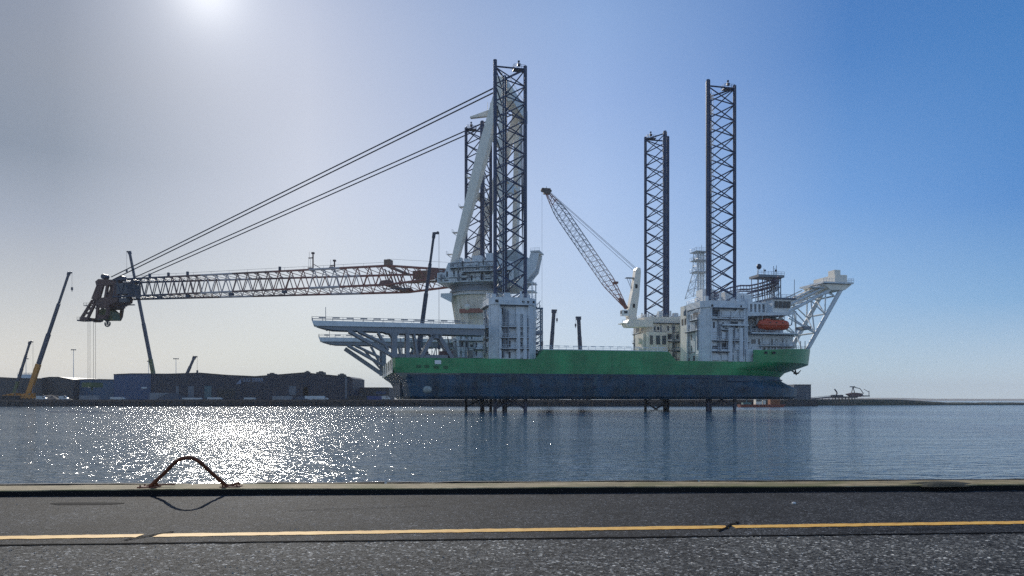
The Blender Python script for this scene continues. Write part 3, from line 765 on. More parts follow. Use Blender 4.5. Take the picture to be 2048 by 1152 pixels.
m.build('service_jib', CREAM, crane)
m = MB()     # small landings on the front legs
for s_ in (.08, .2, .34, .50):
    q = fn.lerp(hn, s_)+Vector((2.3,0,0)); m.box(q.x-.6, q.x+1.6, q.y-1.2, q.y+1.2, q.z-.15, q.z); m.rail([(q.x+1.6,q.y-1.2,q.z),(q.x+1.6,q.y+1.2,q.z)], 1.1, 1.2, .06); m.beam((q.x-.5,q.y,q.z-1.6),(q.x+1.4,q.y,q.z-.2),.2,.25)
q = fn.lerp(hn,.42); m.box(bn.x-4.5,bn.x-1.5,9,12.2,K.P(1030,382,10).z-1,K.P(1030,382,10).z+2.2)
m.build('landing', PALE, af)
m = MB()     # hoist ropes falling behind the A-frame
for k in range(9):
    y_ = -11+k*1.1; m.tube((hn.x-3.5, y_, hn.z-5), (-27-k*.25, y_*.9, 61), .06, 4)
m.build('hoist_rope', ROPE, crane)
# boom
TK, TT = 22.7, 158.0
def hw(t_): return 11.0 if t_ <= TK else 11.0+(4.6-11.0)*(t_-TK)/(TT-TK)
def zt(t_): return 54.8+(57.2-54.8)*t_/TK if t_ < TK else 57.2+(57.9-57.2)*(t_-TK)/(TT-TK)
def zb(t_): return 51.6+(49.7-51.6)*t_/TK if t_ < TK else 49.7+(50.2-49.7)*(t_-TK)/(TT-TK)
nB = 27
def seg(t0, t1, nn, matl, fat=1.0):
    m = MB(); CH = .40*fat
    for s_ in (1, -1):
        for z_ in (zt, zb): m.tube((t0, s_*hw(t0), z_(t0)), (t1, s_*hw(t1), z_(t1)), CH, 6)
    for k in range(nn):
        a = t0+(t1-t0)*k/nn; b = t0+(t1-t0)*(k+1)/nn; c = (a+b)/2
        for s_ in (1, -1):
            m.tube((a, s_*hw(a), zb(a)), (c, s_*hw(c), zt(c)), .22, 5, cap=False); m.tube((c, s_*hw(c), zt(c)), (b, s_*hw(b), zb(b)), .22, 5, cap=False)
        for z_ in (zt, zb):
            m.tube((a, hw(a), z_(a)), (b, -hw(b), z_(b)), .16, 4, cap=False); m.tube((a, -hw(a), z_(a)), (a, hw(a), z_(a)), .18, 4, cap=False)
    return m.build('boom_section', matl, crane)
BRP = mat('faded_red_paint', (.20,.11,.09), .5, var=.3, scale=.4)
cols_ = [(1.6,TK,4,REDB),(TK,44,4,REDB),(44,58,3,PINKW),(58,75,3,REDB),(75,95,4,BRP),(95,111,3,PINKW),(111,128,4,BRP),(128,145,4,DARK),(145,TT,3,DARK)]
for a, b, n_, mt in cols_: seg(a, b, n_, mt, 1.15 if a < 50 else 1)
m = MB()     # plated boom foot and the plated knuckle
for s_ in (1,-1):
    m.prism([(-1.6,51.4),(4.5,51.2),(5.5,55.4),(-1.6,55.0)], s_*11-.9, s_*11+.9)
    m.prism([(TK-3,49.6),(TK+4,49.3),(TK+3,51.4),(TK-1,51.6)], s_*11-.35, s_*11+.35)
m.box(-1, 3.5, -10, 10, 51.8, 54.3)
m.build('boom_foot', mat('maroon_paint', (.16,.07,.06), .5, var=.25), crane)
m = MB()
m.beam((TK,11,49.9),(TK,-11,49.9),1.0,1.0); m.beam((TK+2.6,11,50.5),(TK+2.6,-11,50.5),.5,1.4); m.beam((TK,11,57.1),(TK,-11,57.1),.9,.9)
for y_ in (9,5,1,-3,-7): m.tube((TK,y_,50.4),(TK+3,y_-2,56.6),.3,5)
m.box(TK-1.2,TK+1.4,8.6,11.6,57.4,59.6); m.box(3,16,5,9,50.7,51.0); m.box(9,15,-2,4,53,56)
m.build('knuckle_frame', mat('tan_paint', (.20,.12,.08), .5, var=.3), crane)
m = MB()     # walkway under the boom and lamps / trolleys
m.box(TK-9, TK+2, 10.2, 11.6, 47.9, 48.1); m.tube((TK-8.8,11,48.1),(TK-8.8,11,50),.1,5)
for t_ in (118, 133, 96, 70): m.box(t_-.9, t_+.9, hw(t_)-1.2, hw(t_)+.2, zb(t_)-1.6, zb(t_)-.5)
for t_ in (118, 128, 72, 138): m.box(t_-.4, t_+.4, hw(t_)-.5, hw(t_)+.3, zt(t_)+.4, zt(t_)+1.9)
m.rail([(TT-6,hw(TT-6)-1,zt(TT-6)+.4),(TK+2,hw(TK)-1,zt(TK)+.5)], 1.1, 9, .05, rows=(1.0,))
m.build('boom_walkway', DARK, crane)
for pxm, top, hh in ((626, 508, 40), (669, 523, 30)):
    q = K.P(pxm, top, 8.0); z0_ = zt(q.x)
    e = empty('boom_mast', (q.x, 8.0, 0), 0, crane)
    m = MB(); m.tube((0,0,z0_-1),(0,0,q.z),.30,6); m.box(-.5,.5,-.5,.5,q.z,q.z+.7)
    m.tube((0,0,q.z-4),(-4.5,0,z0_),.14,4); m.box(0,1.9,-.5,.5,q.z-1.7,q.z-1.45); m.tube((1.7,0,q.z-2),(1.7,0,q.z+.9),.07,4)
    for x_ in (1.1,1.9): m.tube((x_,0,z0_+.5),(x_,0,q.z-1.6),.07,4)
    m.box(.6,2.2,-.5,.5,z0_+.8,z0_+1.1); m.build('pole', BROWN, e)
# boom head: two side plates with cut-outs, bent down to the tip
def Kp(px, py): q = K.P(px, py, 0); return (q.x, q.z)
m = MB()
outl = [(252,563),(250,604),(236,612),(233,632),(229,640),(203,640),(200,627),(188,642),(175,643),(174,636),(196,606),(204,570),(212,562)]
for s_ in (4.1, -4.1):
    strips = [[(252,563),(250,572),(208,574),(206,566),(212,561)], [(252,594),(250,604),(236,612),(206,612),(200,600)],
              [(208,574),(217,573),(211,600),(198,600)], [(227,573),(231,573),(227,598),(223,598)], [(240,572),(251,571),(250,596),(241,598)],
              [(198,602),(201,602),(181,637),(176,637)], [(206,601),(209,603),(190,642),(186,642)], [(176,637),(189,636),(187,643),(175,643)], [(196,608),(205,606),(204,609),(195,611)], [(191,618),(200,616),(198,620),(190,622)], [(185,628),(194,626),(193,629),(184,631)], [(208,612),(212,612),(210,640),(206,640)], [(229,612),(234,612),(231,632),(227,640),(225,638)], [(208,612),(234,612),(233,618),(208,618)], [(207,632),(230,632),(227,640),(206,640)],
              [(217,573),(222,573),(213,604),(208,604)]]
    for st_ in strips: m.prism([Kp(*q) for q in st_], s_-.5, s_+.5)
x0_, z0_ = Kp(228, 606); m.box(x0_-3, x0_+6, -3.6, 3.6, z0_-2.2, z0_-.4); m.beam((Kp(180,639)[0],-3.6,Kp(180,639)[1]),(Kp(180,639)[0],3.6,Kp(180,639)[1]),1.6,1.4)
m.beam((Kp(206,568)[0],-3.6,Kp(206,568)[1]),(Kp(206,568)[0],3.6,Kp(206,568)[1]),1.2,1.2)
m.build('boom_head', BROWN, crane)
m = MB()
for q in ((221,556,3.2),(228,558,-3.2),(250,558,1.5),(262,562,-2.5),(209,566,0)):
    x_, z_ = Kp(q[0], q[1]); m.tube((x_, q[2]-1.4, z_), (x_, q[2]+1.4, z_), 1.15, 12)
m.build('sheave', DARK, crane)
m = MB(); x_, z_ = Kp(258, 600); m.box(x_-3.0, x_+2.6, -4.0, 4.7, zb(150)+1.2, zt(150)-1.6); m.box(x_-3, x_+1, 3, 5, z_-1.6, z_+.2); m.build('winch_cabin', mat('shade_steel', (.06,.065,.08), .5, var=.3), crane)
m = MB()
x_, z_ = Kp(176, 612); m.box(x_-3.5,x_+1.5,-1,1,z_,z_+.25); m.rail([(x_-3.5,1,z_+.25),(x_+1.5,1,z_+.25)],1.1,1.3,.06); m.beam((x_-3,0,z_),(x_-6.5,0,z_-3.5),.35,.35)
x_, z_ = Kp(168, 640); m.box(x_-4,x_+2,-2,2,z_-.6,z_); m.rail([(x_-2,2,z_),(x_+2,2,z_)],1.2,1.2,.06)
x_, z_ = Kp(237, 609); m.box(x_-8.5,x_,-.5,.5,z_-.6,z_-.2)
m.build('head_platform', DARK, crane)
# hook block hanging at the head
hb = MB(); x_, z_ = Kp(217, 620)
hb.prism([Kp(203,622),Kp(212,619),(Kp(224,619)),Kp(231,625),Kp(233,641),Kp(201,640)], -2.4, 2.4)
hb = hb.build('hook_block', OLIVE, crane)
m = MB(); hx, hz = Kp(215, 648); m.tube((hx,0,hz+2.6),(hx,0,hz-.4),.5,8); m.tube((hx-.9,0,hz+1.6),(hx+.9,0,hz+1.6),.55,8)
for s_ in (1,-1):
    pp_ = [(hx+s_*1.35*math.sin(a), 0, hz-.1-1.25*math.cos(a)+.3) for a in [R(d) for d in (0,30,60,90,118)]]
    m.path([(hx,0,hz-.9)]+pp_, .36, 8)
m.build('ram_horn_hook', DARK, hb)
for px, v_ in ((176,3.0),(180,-3.0),(187,2.6),(191,-3.2)):
    a = K.P(px, 640, v_); m = MB(); m.tube(a, (a.x, v_, 12.0), .07, 4); m.build('hoist_rope', ROPE, crane)
m = MB(); a = K.P(178,640,0); b = K.P(190,640,0); m.box(b.x-1, a.x+1, -3.6, 3.2, 9.8, 12.0); m.tube(((a.x+b.x)/2,0,9.8),((a.x+b.x)/2,0,8.2),.35,8); m.build('auxiliary_hook_block', OLIVE, crane)
for y_, pa, pb in ((13.0,(1001,169),(222,554)),(12.2,(1001,178),(228,558)),(-13.0,(1033,217),(256,561)),(-12.2,(1033,226),(263,565))):
    sgn = 1 if y_ > 0 else -1
    a = K.P(*pa, y_); b = K.P(*pb, sgn*(3.6 if abs(y_) > 12.5 else 3.0))
    m = MB(); m.tube(a, b, .18, 5); m.tube(a+Vector((0,-sgn*.55,0)), b+Vector((0,-sgn*.35,0)), .12, 5); m.build('stay_rope', ROPE, crane)
m = MB(); q = K.P(905, 545, 11.5); m.rail([(q.x+2,11.6,57.2),(TK,11.4,59.7)], 0.1, 50, .05, rows=(1.0,)); m.build('pendant_line', ROPE, crane)
m = MB(); q0 = K.P(917, 636, 14); m.box(q0.x-11, q0.x-.5, 12.6, 14.6, 37.2, 38.8); m.build('folded_gangway', REDB, crane)
m = MB(); q1 = K.P(935, 632, 14); m.sphere((q1.x, 14, 39.4), 1.3, 12, 8); m.build('lamp_globe', CREAM, crane)

# ------------------------------------------------------------------ blade racks cantilevered over the stern
def rack(v0, v1, zL, zR, label, seed):
    e = empty('blade_rack', (0, 0, 0), 0, ship); e['label'] = label
    uL, uR = -62.3, -9.5
    def zz_(u_): return zL+(zR-zL)*(u_-uL)/(45.)
    m = MB(); m.prism([(uL,zz_(uL)),(uR,zz_(uR)),(uR,zz_(uR)-1.2),(uL+1.5,zz_(uL)-1.6),(uL+.4,zz_(uL)-1.2)], v0, v1); m.build('deck_plate', PALE, e)
    for vv in (v0+.5, v1-1.3):
        m = MB(); m.prism([(uL+1.3,zz_(uL)-1.62),(uR,zz_(uR)-1.22),(uR,zz_(uR)-3.3),(-40,zz_(-40)-3.3),(-41,zz_(-41)-2.9),(uL+6,zz_(uL)-2.7),(uL+3.4,zz_(uL)-2.2)], vv, vv+.8)
        m.build('girder', GREY, e)
    m = MB()
    for k in range(9): u_ = uL+4+k*5.4; m.box(u_, u_+.5, v0+1.3, v1-1.3, zz_(u_)-2.6, zz_(u_)-1.25)
    m.build('cross_beam', GREY, e)
    m = MB(); m.rail([(uL,v0+.2,zz_(uL)),(uR-4,v0+.2,zz_(uR))], 1.15, 2.9, .06); m.rail([(uL,v1-.2,zz_(uL)),(uR-4,v1-.2,zz_(uR))], 1.15, 2.9, .06); m.rail([(uL,v0,zz_(uL)),(uL,v1,zz_(uL))],1.15,2,.06)
    for k in range(11): u_ = uL+2+k*4.1; m.box(u_, u_+2.1, v0+.14, v0+.26, zz_(u_)+.75, zz_(u_)+1.05)
    m.tube((uL+4,v0+1,zz_(uL)),(uL+4,v0+1,zz_(uL)+4.2),.09,5)
    m.build('railing', GREY, e)
    zb_ = lambda u_: zz_(u_)-3.25
    for vv in (v0+.9, v1-.9):
        m = MB(); m.beam((-51.5,vv,zb_(-51)+.5),(-37.6,vv,DK+.4),1.0,.85); m.build('strut', GREY, e)
        m = MB(); m.beam((-48.6,vv,zb_(-48)+.5),(-36.8,vv,DK+2.6),.7,.65); m.build('strut', GREY, e)
        m = MB(); m.beam((-42.6,vv,zb_(-42)+.3),(-39.4,vv,DK+2.2),.5,.6); m.build('strut', GREY, e)
        m = MB(); m.beam((-37.6,vv,DK),(-37.6,vv,zb_(-37)+.4),1.5,1.6); m.prism([(-39.4,zb_(-40)+.1),(-36,zb_(-36)+.1),(-36.9,zb_(-36)-1.2),(-38.4,zb_(-38)-1.2)], vv-.5, vv+.5); m.build('post', GREY, e)
        m = MB(); m.beam((-33.6,vv,DK),(-33.6,vv,zb_(-33)+.4),1.0,1.1); m.build('post', GREY, e)
        m = MB(); m.beam((-30.4,vv,DK),(-31.6,vv,zb_(-31)+.4),.55,.6); m.build('post', GREY, e)
        m = MB(); m.beam((-29.6,vv,DK),(-25.2,vv,zb_(-25)+.2),1.0,1.1); m.beam((-19.6,vv,DK),(-24.2,vv,zb_(-24)+.2),1.0,1.1); m.prism([(-26.8,zb_(-27)+.1),(-22.6,zb_(-23)+.1),(-23.6,zb_(-24)-1.3),(-25.8,zb_(-26)-1.3)],vv-.5,vv+.5); m.build('strut', GREY, e)
    return e
rack(NV-.2, NV+7.0, 27.95, 27.75, 'near blade rack', 3)
rack(FV-7.5, FV+.3, 28.0, 28.2, 'far blade rack', 5)
# long brace from the far rack to the transom
m = MB(); m.beam((-52.5, FV-3, 24.0), (-38.1, FV-4, WL+1.6), 1.4, 1.6); m.beam((-45, FV-3, 23.5), (-38.1, FV-4, WL+3), .7, .8); m.beam((-38.5,FV-4,WL+1),(-38.5,FV-4,24),1.3,1.3); m.build('transom_brace', GREY, ship)
# stern deck gear
rg = random.Random(5); m = MB()
m.box(-37,-21,-7.8,6,DK,DK+1.0); m.box(-36,-31,8,16,DK,DK+2.2); m.box(-35,-24,24,36,DK,DK+1.2)
m.build('deck_foundation', GREY, ship)
m = MB()
for k in range(34):
    u_ = rg.uniform(-35,-12); v_ = rg.uniform(-4, 55); h_ = rg.uniform(2,7.5)
    m.tube((u_,v_,DK),(u_+rg.uniform(-1.5,1.5),v_,DK+h_), rg.uniform(.08,.2), 5)
    if k % 3 == 0: m.tube((u_,v_,DK+h_),(u_+rg.uniform(2,4),v_,DK+h_), .12, 5)
    if k % 5 == 0: m.box(u_,u_+1.6,v_,v_+1.6,DK,DK+rg.uniform(1,3.5))
m.build('deck_pipework', GREY, ship)
m = MB(); m.box(-23.5,-19.2,-6,-3,DK+.01,DK+2.3); m.build('deck_store', mat('dusty_maroon', (.14,.08,.08), .6), ship)
# scaffolding tower on the stern deck
m = MB()
for u_ in (-17.5,-14.8,-12.2):
    for v_ in (40, 43): m.tube((u_,v_,DK),(u_,v_,DK+9.5),.07,4)
for z_ in range(1,5):
    for v_ in (40,43): m.tube((-17.5,v_,DK+z_*2.2),(-12.2,v_,DK+z_*2.2),.06,4)
    m.tube((-17.5,40,DK+z_*2.2-2.2),(-14.8,40,DK+z_*2.2),.05,4)
m.build('scaffold', PALE, ship)

# ------------------------------------------------------------------ small crane at the far bow leg
aux = empty('auxiliary_crane', (0,0,0), 0, ship); aux['label'] = 'small white deck crane with a raised lattice jib'
AV = 44.0
def A(px, py, v=AV): return SH.P(px, py, v)
def Az(px, py, v=AV): q = A(px, py, v); return (q.x, q.z)
m = MB(); m.prism([Az(*q) for q in ((1253,634),(1257,612),(1263,582),(1269,541),(1272,536),(1278,537),(1279,546),(1276,590),(1270,634))], AV-1.5, AV+1.5)
m.prism([Az(*q) for q in ((1255,650),(1255,634),(1271,634),(1271,650))], AV-1.7, AV+1.7)
ps = m.build('post', CREAM, aux)
m = MB()
for q in ((1270,573,.5),(1265,612,.5)): x_, z_ = Az(q[0], q[1]); m.box(x_-.5, x_+.5, AV-1.56, AV-1.51, z_-.9, z_+.7)
m.build('opening', BLACK, ps)
m = MB(); m.prism([Az(*q) for q in ((1252,655),(1247,649),(1252,641),(1300,641),(1300,655))], AV-3.0, AV+2.5)
x_, z_ = Az(1247, 647); m.box(x_-1.6, x_+1.5, AV-3, AV+2, z_-.3, z_); m.rail([(x_-1.6,AV-3,z_),(x_+9,AV-3,z_+1.4)],1.1,1.5,.05)
m.build('bracket', CREAM, aux)
m = MB(); x0_, z0_ = Az(1238, 633); x1_, z1_ = Az(1251, 622); m.box(x0_, x1_, AV-3.4, AV-1.3, z0_, z1_); cb = m.build('cab', WHITE, aux)
m = MB(); m.box(x0_+.9, x1_-.5, AV-3.46, AV-3.41, z0_+.9, z1_-.35); m.box(x0_-.05, x0_-.01, AV-3.2, AV-1.6, z0_+.8, z1_-.3); m.build('window', GLASS, cb)
p0 = A(1251, 614); p1 = A(1093, 384)
d = (p1-p0).normalized(); up = Vector((-d.z, 0, d.x))
if up.z < 0: up = -up
def jib(s0, s1, n, mt):
    m = MB(); Lj = (p1-p0).length
    def hgt(s): return 2.0*min(1, .22+s*3.6)*min(1, .25+(1-s)*4.5)
    def C_(s, a, b): h = hgt(s); return p0.lerp(p1, s)+up*h*a+Vector((0, b*h*.9, 0))
    for a in (1,-1):
        for b in (1,-1):
            for k in range(n):
                u0, u1 = s0+(s1-s0)*k/n, s0+(s1-s0)*(k+1)/n; m.tube(C_(u0,a,b), C_(u1,a,b), .17, 5, cap=False)
    for k in range(n):
        u0, u1 = s0+(s1-s0)*k/n, s0+(s1-s0)*(k+1)/n; um = (u0+u1)/2
        for b in (1,-1): m.tube(C_(u0,-1,b), C_(um,1,b), .09, 4, cap=False); m.tube(C_(um,1,b), C_(u1,-1,b), .09, 4, cap=False)
        for a in (1,-1): m.tube(C_(u0,a,-1), C_(u1,a,1), .08, 4, cap=False)
        m.tube(C_(u0,1,-1), C_(u0,1,1), .08, 4, cap=False)
    return m.build('jib_section', mt, aux)
jib(0, .24, 6, REDB); jib(.24, .5, 6, PINKW); jib(.5, .9, 9, GREY); jib(.9, 1, 3, REDB)
m = MB(); m.beam(p0-d*.8, p0+d*4.5, 1.9, 1.0); m.box(p0.x-5,p0.x-3.4,AV-1,AV+1,p0.z+9.2,p0.z+10.0); m.build('jib_foot', mat('maroon_paint', (.13,.05,.045)), aux)
m = MB(); hd = A(1093, 382); m.box(hd.x-1.1, hd.x+1.4, AV-1, AV+1, hd.z-1.2, hd.z+.9); m.tube((hd.x-1.5,AV-.6,hd.z+.3),(hd.x-1.5,AV+.6,hd.z+.3),.8,10); m.tube((hd.x,AV,hd.z+.8),(hd.x,AV,hd.z+1.8),.08,4)
m.tube((hd.x+1.4,AV-.6,hd.z),(hd.x+1.4,AV+.6,hd.z),.6,10); m.build('jib_head', mat('dark_tan_paint', (.12,.09,.08)), aux)
for dv, a, b in ((-1.0,(1099,383),(1273,537)),(1.0,(1100,386),(1275,542)),(-.2,(1099,390),(1271,545))):
    m = MB(); m.tube(A(*a, AV+dv), A(*b, AV+dv), .07, 4); m.build('luffing_rope', ROPE, aux)
m = MB(); q = A(1084, 384); m.tube(q, (q.x, q.y, 27), .05, 4); m.build('hoist_rope', ROPE, aux)
m = MB(); m.box(q.x-.4,q.x+.4,q.y-.3,q.y+.3,25.4,27); m.tube((q.x,q.y,25.4),(q.x,q.y,24.4),.15,6); m.build('hook', DARK, aux)
m = MB(); q = A(1258, 556); m.box(q.x-1.4,q.x+1.8,AV-1.2,AV+1.2,q.z-.1,q.z+.1); m.tube((q.x-1.4,AV-1,q.z),(q.x+.6,AV-1,q.z-4.5),.1,4); m.tube((q.x-.2,AV-1,q.z),(q.x+.8,AV-1,q.z-4.3),.1,4); m.build('post_landing', GREY, aux)
# deck boxes left of the far leg house
m = MB()
for z_, r_ in ((21.5,1.2),(24.5,1.0),(28,1.3)): m.tube((LS-12.2,LV-8,z_),(LS-9.5,LV-8,z_),r_,10)
m.box(LS-11,LS-9.6,LV-11,LV-2,DK,31); m.build('side_machinery', CREAM, ship)

# ------------------------------------------------------------------ accommodation, bridge and masts at the bow
acc_ = empty('accommodation_block', (0,0,0), 0, ship)
def house_box(name, u0, u1, v0, v1, z0, z1, matl, seed, right=True):
    m = MB(); m.box(u0,u1,v0,v1,z0,z1); o = m.build(name, matl, acc_)
    pan, dk, pl, pp = MB(), MB(), MB(), MB()
    detail(pan, dk, pl, pp, u0+.3, u1-.3, v0, z0+.1, z1-.1, -1, seed)
    if right: detail(pan, dk, pl, pp, v0+.3, v1-.3, u1, z0+.1, z1-.1, 1, seed+1, 'v')
    pan.build('wall_panel', matl, o); dk.build('window', mat('cabin_glass', (.10,.12,.14)), o); pl.build('gallery', PALE, o); pp.build('pipe', PALE, o)
    return o
house_box('lower_house', 84.6, 103.6, -1.5, 54, 19.5, 27.2, PALE, 51)
m = MB(); m.box(85.5, 104.6, -4.8, 56, 27.2, 27.6); m.box(82,88,-7.2,-2,DK,21.5)
m.rail([(85.5,-4.8,27.6),(104.6,-4.8,27.6),(104.6,10,27.6)],1.1,1.6,.05); m.build('boat_deck', PALE, acc_)
house_box('middle_house', 84.0, 101.0, 1.5, 52, 27.6, 33.4, PALE, 57)
m = MB(); m.prism([(80,33.7),(84,33.2),(101,34.0),(103,34.7),(103,35.0),(80,34.2)], -4.5, 56); m.rail([(80,-4.5,34.2),(93.5,-4.5,34.7)],1.1,1.6,.05); m.build('bridge_deck', PALE, acc_)
m = MB(); m.box(82,93.8,-.5,48,34.25,38.6); ho = m.build('upper_house', WHITE, acc_)
m = MB()
for k in range(7): u_ = 82.6+k*1.6; m.box(u_, u_+.8, -.56, -.51, 35.2, 38.0)
m.build('window', mat('cabin_glass', (.10,.12,.14)), ho)
m = MB(); m.frus((94,100.2,-4,52),(93.6,101.4,-4.6,52.6),34.8,39.3); br = m.build('bridge', WHITE, acc_)
m = MB()
for k in range(4): u_ = 94.5+k*1.6; m.prism([(u_,36.4),(u_+1.25,36.4),(u_+1.3+.1*k/2,38.7),(u_+.02,38.7)], -4.72, -4.56)
for k in range(14): v_ = -3.4+k*2.4; m.prism([(100.6,36.4),(100.75,36.4),(101.45,38.7),(101.3,38.7)], v_, v_+1.9)
m.build('bridge_window', GLASS, br)
m = MB(); m.box(93.3,102.6,-5.2,53,39.32,39.9); m.rail([(93.3,-5,39.9),(102.4,-5,39.9),(102.4,20,39.9)],1.1,1.6,.05); m.tube((102.2,-4.6,39.9),(102.2,-4.6,46.5),.10,5)
m.build('bridge_roof', mat('blue_grey_paint', (.08,.11,.16), .4), acc_)
m = MB()
for u_, v_, s_, h_ in ((80.5,2,1.5,3.8),(84,6,2,4.4),(88,2,1.4,3),(91,12,2.4,5),(78,12,2.6,6),(83,20,3,6.5)): m.box(u_-s_,u_+s_,v_,v_+2*s_,37,38.6+h_)
for k in range(16): u_ = 79+k*1.3; m.tube((u_,1.5,38.2),(u_,1.5,41+1.6*math.sin(k*1.7)),.12,5)
m.build('roof_plant', WHITE, acc_)
# curved double walkway sweeping up to the radar platform
for (pa, name) in (([(1425,594),(1440,590),(1458,583),(1478,579),(1496,579),(1512,576),(1530,571),(1545,567),(1554,561)],'upper'),([(1448,602),(1465,600),(1485,597),(1503,592),(1520,588),(1535,584),(1547,579),(1554,574)],'lower')):
    cw = empty('curved_walkway', (0,0,0), 0, acc_)
    pts_ = [SH.P(px, py, 10+8*math.sin(i*.38)) for i, (px, py) in enumerate(pa)]
    m = MB()
    for a, b in zip(pts_, pts_[1:]):
        m.beam(a, b, 2.6, .35); m.tube(a+Vector((0,-1.2,1.3)), b+Vector((0,-1.2,1.3)), .30, 6)
        m.tube(a+Vector((0,-1.2,-.9)), b+Vector((0,-1.2,-.9)), .22, 6)
        for s_ in (0,.33,.66): q = a.lerp(b, s_); m.tube(q+Vector((0,-1.2,-.9)), q+Vector((0,-1.2,1.3)), .10, 4)
    m.build('walkway_truss', mat('mauve_grey_steel', (.16,.13,.17), .5, var=.3), cw)
    m = MB()
    for q in pts_[2:]: m.tube((q.x,q.y,37), q, .14, 5)
    m.build('support_post', PALE, cw)
rm = empty('radar_mast', (0,0,0), 0, acc_); RV = 16
m = MB()
qa, qb = SH.P(1510, 556, RV), SH.P(1554, 556, RV)
for s_ in (0,.28,.5,.72,.9,1.0):
    q = qa.lerp(qb, s_)
    for v_ in (RV-2.5, RV+2.5): m.tube((q.x, v_, 38.5), (q.x, v_, q.z), .20 if s_ > .4 else .15, 5)
for k in range(4):
    z_ = 39+k*2.7; m.tube((qa.x+(qb.x-qa.x)*.5,RV-2.5,z_),(qb.x,RV-2.5,z_+2.7),.12,4); m.tube((qb.x,RV-2.5,z_),(qa.x+(qb.x-qa.x)*.5,RV-2.5,z_+2.7),.12,4)
m.build('mast_frame', GREY, rm)
m = MB(); m.box(qa.x-.5,qb.x+1,RV-3.4,RV+3.4,qa.z,qa.z+.9); m.rail([(qa.x-.5,RV-3.4,qa.z+.9),(qb.x+1,RV-3.4,qa.z+.9)],1.2,1.3,.05); m.prism([(qb.x-3,qa.z-.6),(qb.x,qa.z-.6),(qb.x+1,qa.z),(qa.x+4,qa.z)],RV-2,RV+2); m.build('mast_platform', GREY, rm)
m = MB(); q = SH.P(1519, 538, RV); m.tube((q.x-.9,RV,qa.z+.9),(q.x-.6,RV,q.z),.25,6); m.tube((q.x+1.8,RV,qa.z+.9),(q.x+1.8,RV,q.z+.2),.18,6); m.build('dome_post', WHITE, rm)
m = MB(); m.sphere((q.x-.2,RV,q.z+.9),.95,12,8,1.15); m.build('radar_dome', DARK, rm, smooth=True)
m = MB()
for px, py in ((1530,541),(1547,532),(1550,536),(1553,531)): a = SH.P(px, py, RV); m.tube((a.x,RV,qa.z+.9),(a.x,RV,a.z),.09,4)
a = SH.P(1552,541,RV); m.sphere((a.x,RV,a.z),.4,8,6); a = SH.P(1530,541,RV); m.sphere((a.x,RV,a.z),.4,8,6); m.build('antenna', DARK, rm)
# tapering lattice exhaust tower
et = empty('lattice_tower', (0,0,0), 0, ship); TV = 30
bq = [SH.P(1378,596,TV), SH.P(1418,596,TV)]; tq = [SH.P(1390,546,TV), SH.P(1412,546,TV)]; uq = [SH.P(1392,504,TV), SH.P(1410,504,TV)]
m = MB()
def quad(q, hv): return [Vector((q[0].x,TV-hv,q[0].z)),Vector((q[1].x,TV-hv,q[0].z)),Vector((q[1].x,TV+hv,q[0].z)),Vector((q[0].x,TV+hv,q[0].z))]
B0, B1, B2 = quad(bq,3.6), quad(tq,2.2), quad(uq,1.9)
for Aq, Bq, n_ in ((B0,B1,3),(B1,B2,3)):
    for i in range(4):
        m.tube(Aq[i], Bq[i], .17, 5)
        j = (i+1)%4
        for k in range(n_):
            a0, a1 = Aq[i].lerp(Bq[i],k/n_), Aq[i].lerp(Bq[i],(k+1)/n_); b0, b1 = Aq[j].lerp(Bq[j],k/n_), Aq[j].lerp(Bq[j],(k+1)/n_)
            m.tube(a0,b1,.08,4); m.tube(b0,a1,.08,4); m.tube(a1,b1,.08,4)
m.build('tower_frame', PALE, et)
m = MB()
for i in range(3): u_ = uq[0].x+.9+i*1.1; m.tube((u_,TV,40),(u_,TV,uq[0].z-.3),.42,8)
m.build('exhaust_pipe', WHITE, et)
m = MB()
for py in (544,521,504):
    z_ = SH.P(1400,py,TV).z; x0_, x1_ = SH.P(1386,py,TV).x, SH.P(1413,py,TV).x; m.box(x0_,x1_,TV-2.9,TV+2.9,z_-.25,z_); m.rail([(x0_,TV-2.9,z_),(x1_,TV-2.9,z_)],1.2,1.3,.05); m.rail([(x0_,TV+2.9,z_),(x0_,TV-2.9,z_)],1.2,1.3,.05)
z_ = SH.P(1404,490,TV).z; m.tube((uq[0].x+2.4,TV,uq[0].z),(uq[0].x+2.4,TV,z_),.10,4); m.build('landing', PALE, et)
m = MB(); m.box(69,75.5,9,17,DK,38.5); m.build('engine_casing', CREAM, et)
dkm = MB()
for k in range(3): dkm.box(68.94, 68.99, 9.8+k*2.4, 11.2+k*2.4, 31.5, 33.8)
dkm.build('louvre', BLACK, et)
m = MB(); q = SH.P(1370,650,12)
a = SH.P(1374,615,12); m.path([(q.x,12,q.z+5),(q.x,12,a.z-3),(q.x+.3,12,a.z-1.5),(q.x+1.6,12,a.z)],.55,8); m.build('bent_vent_pipe', GREY, ship)
m = MB()
for k in range(8): u_ = LS-14-k*.35; m.tube((u_,9+k,DK),(u_,9+k,DK+1.5+k*.8),.15,5); m.box(u_-1.2,u_+.6,9+k,9.6+k,DK,DK+1.1+.25*k)
m.build('deck_fitting', PALE, ship)
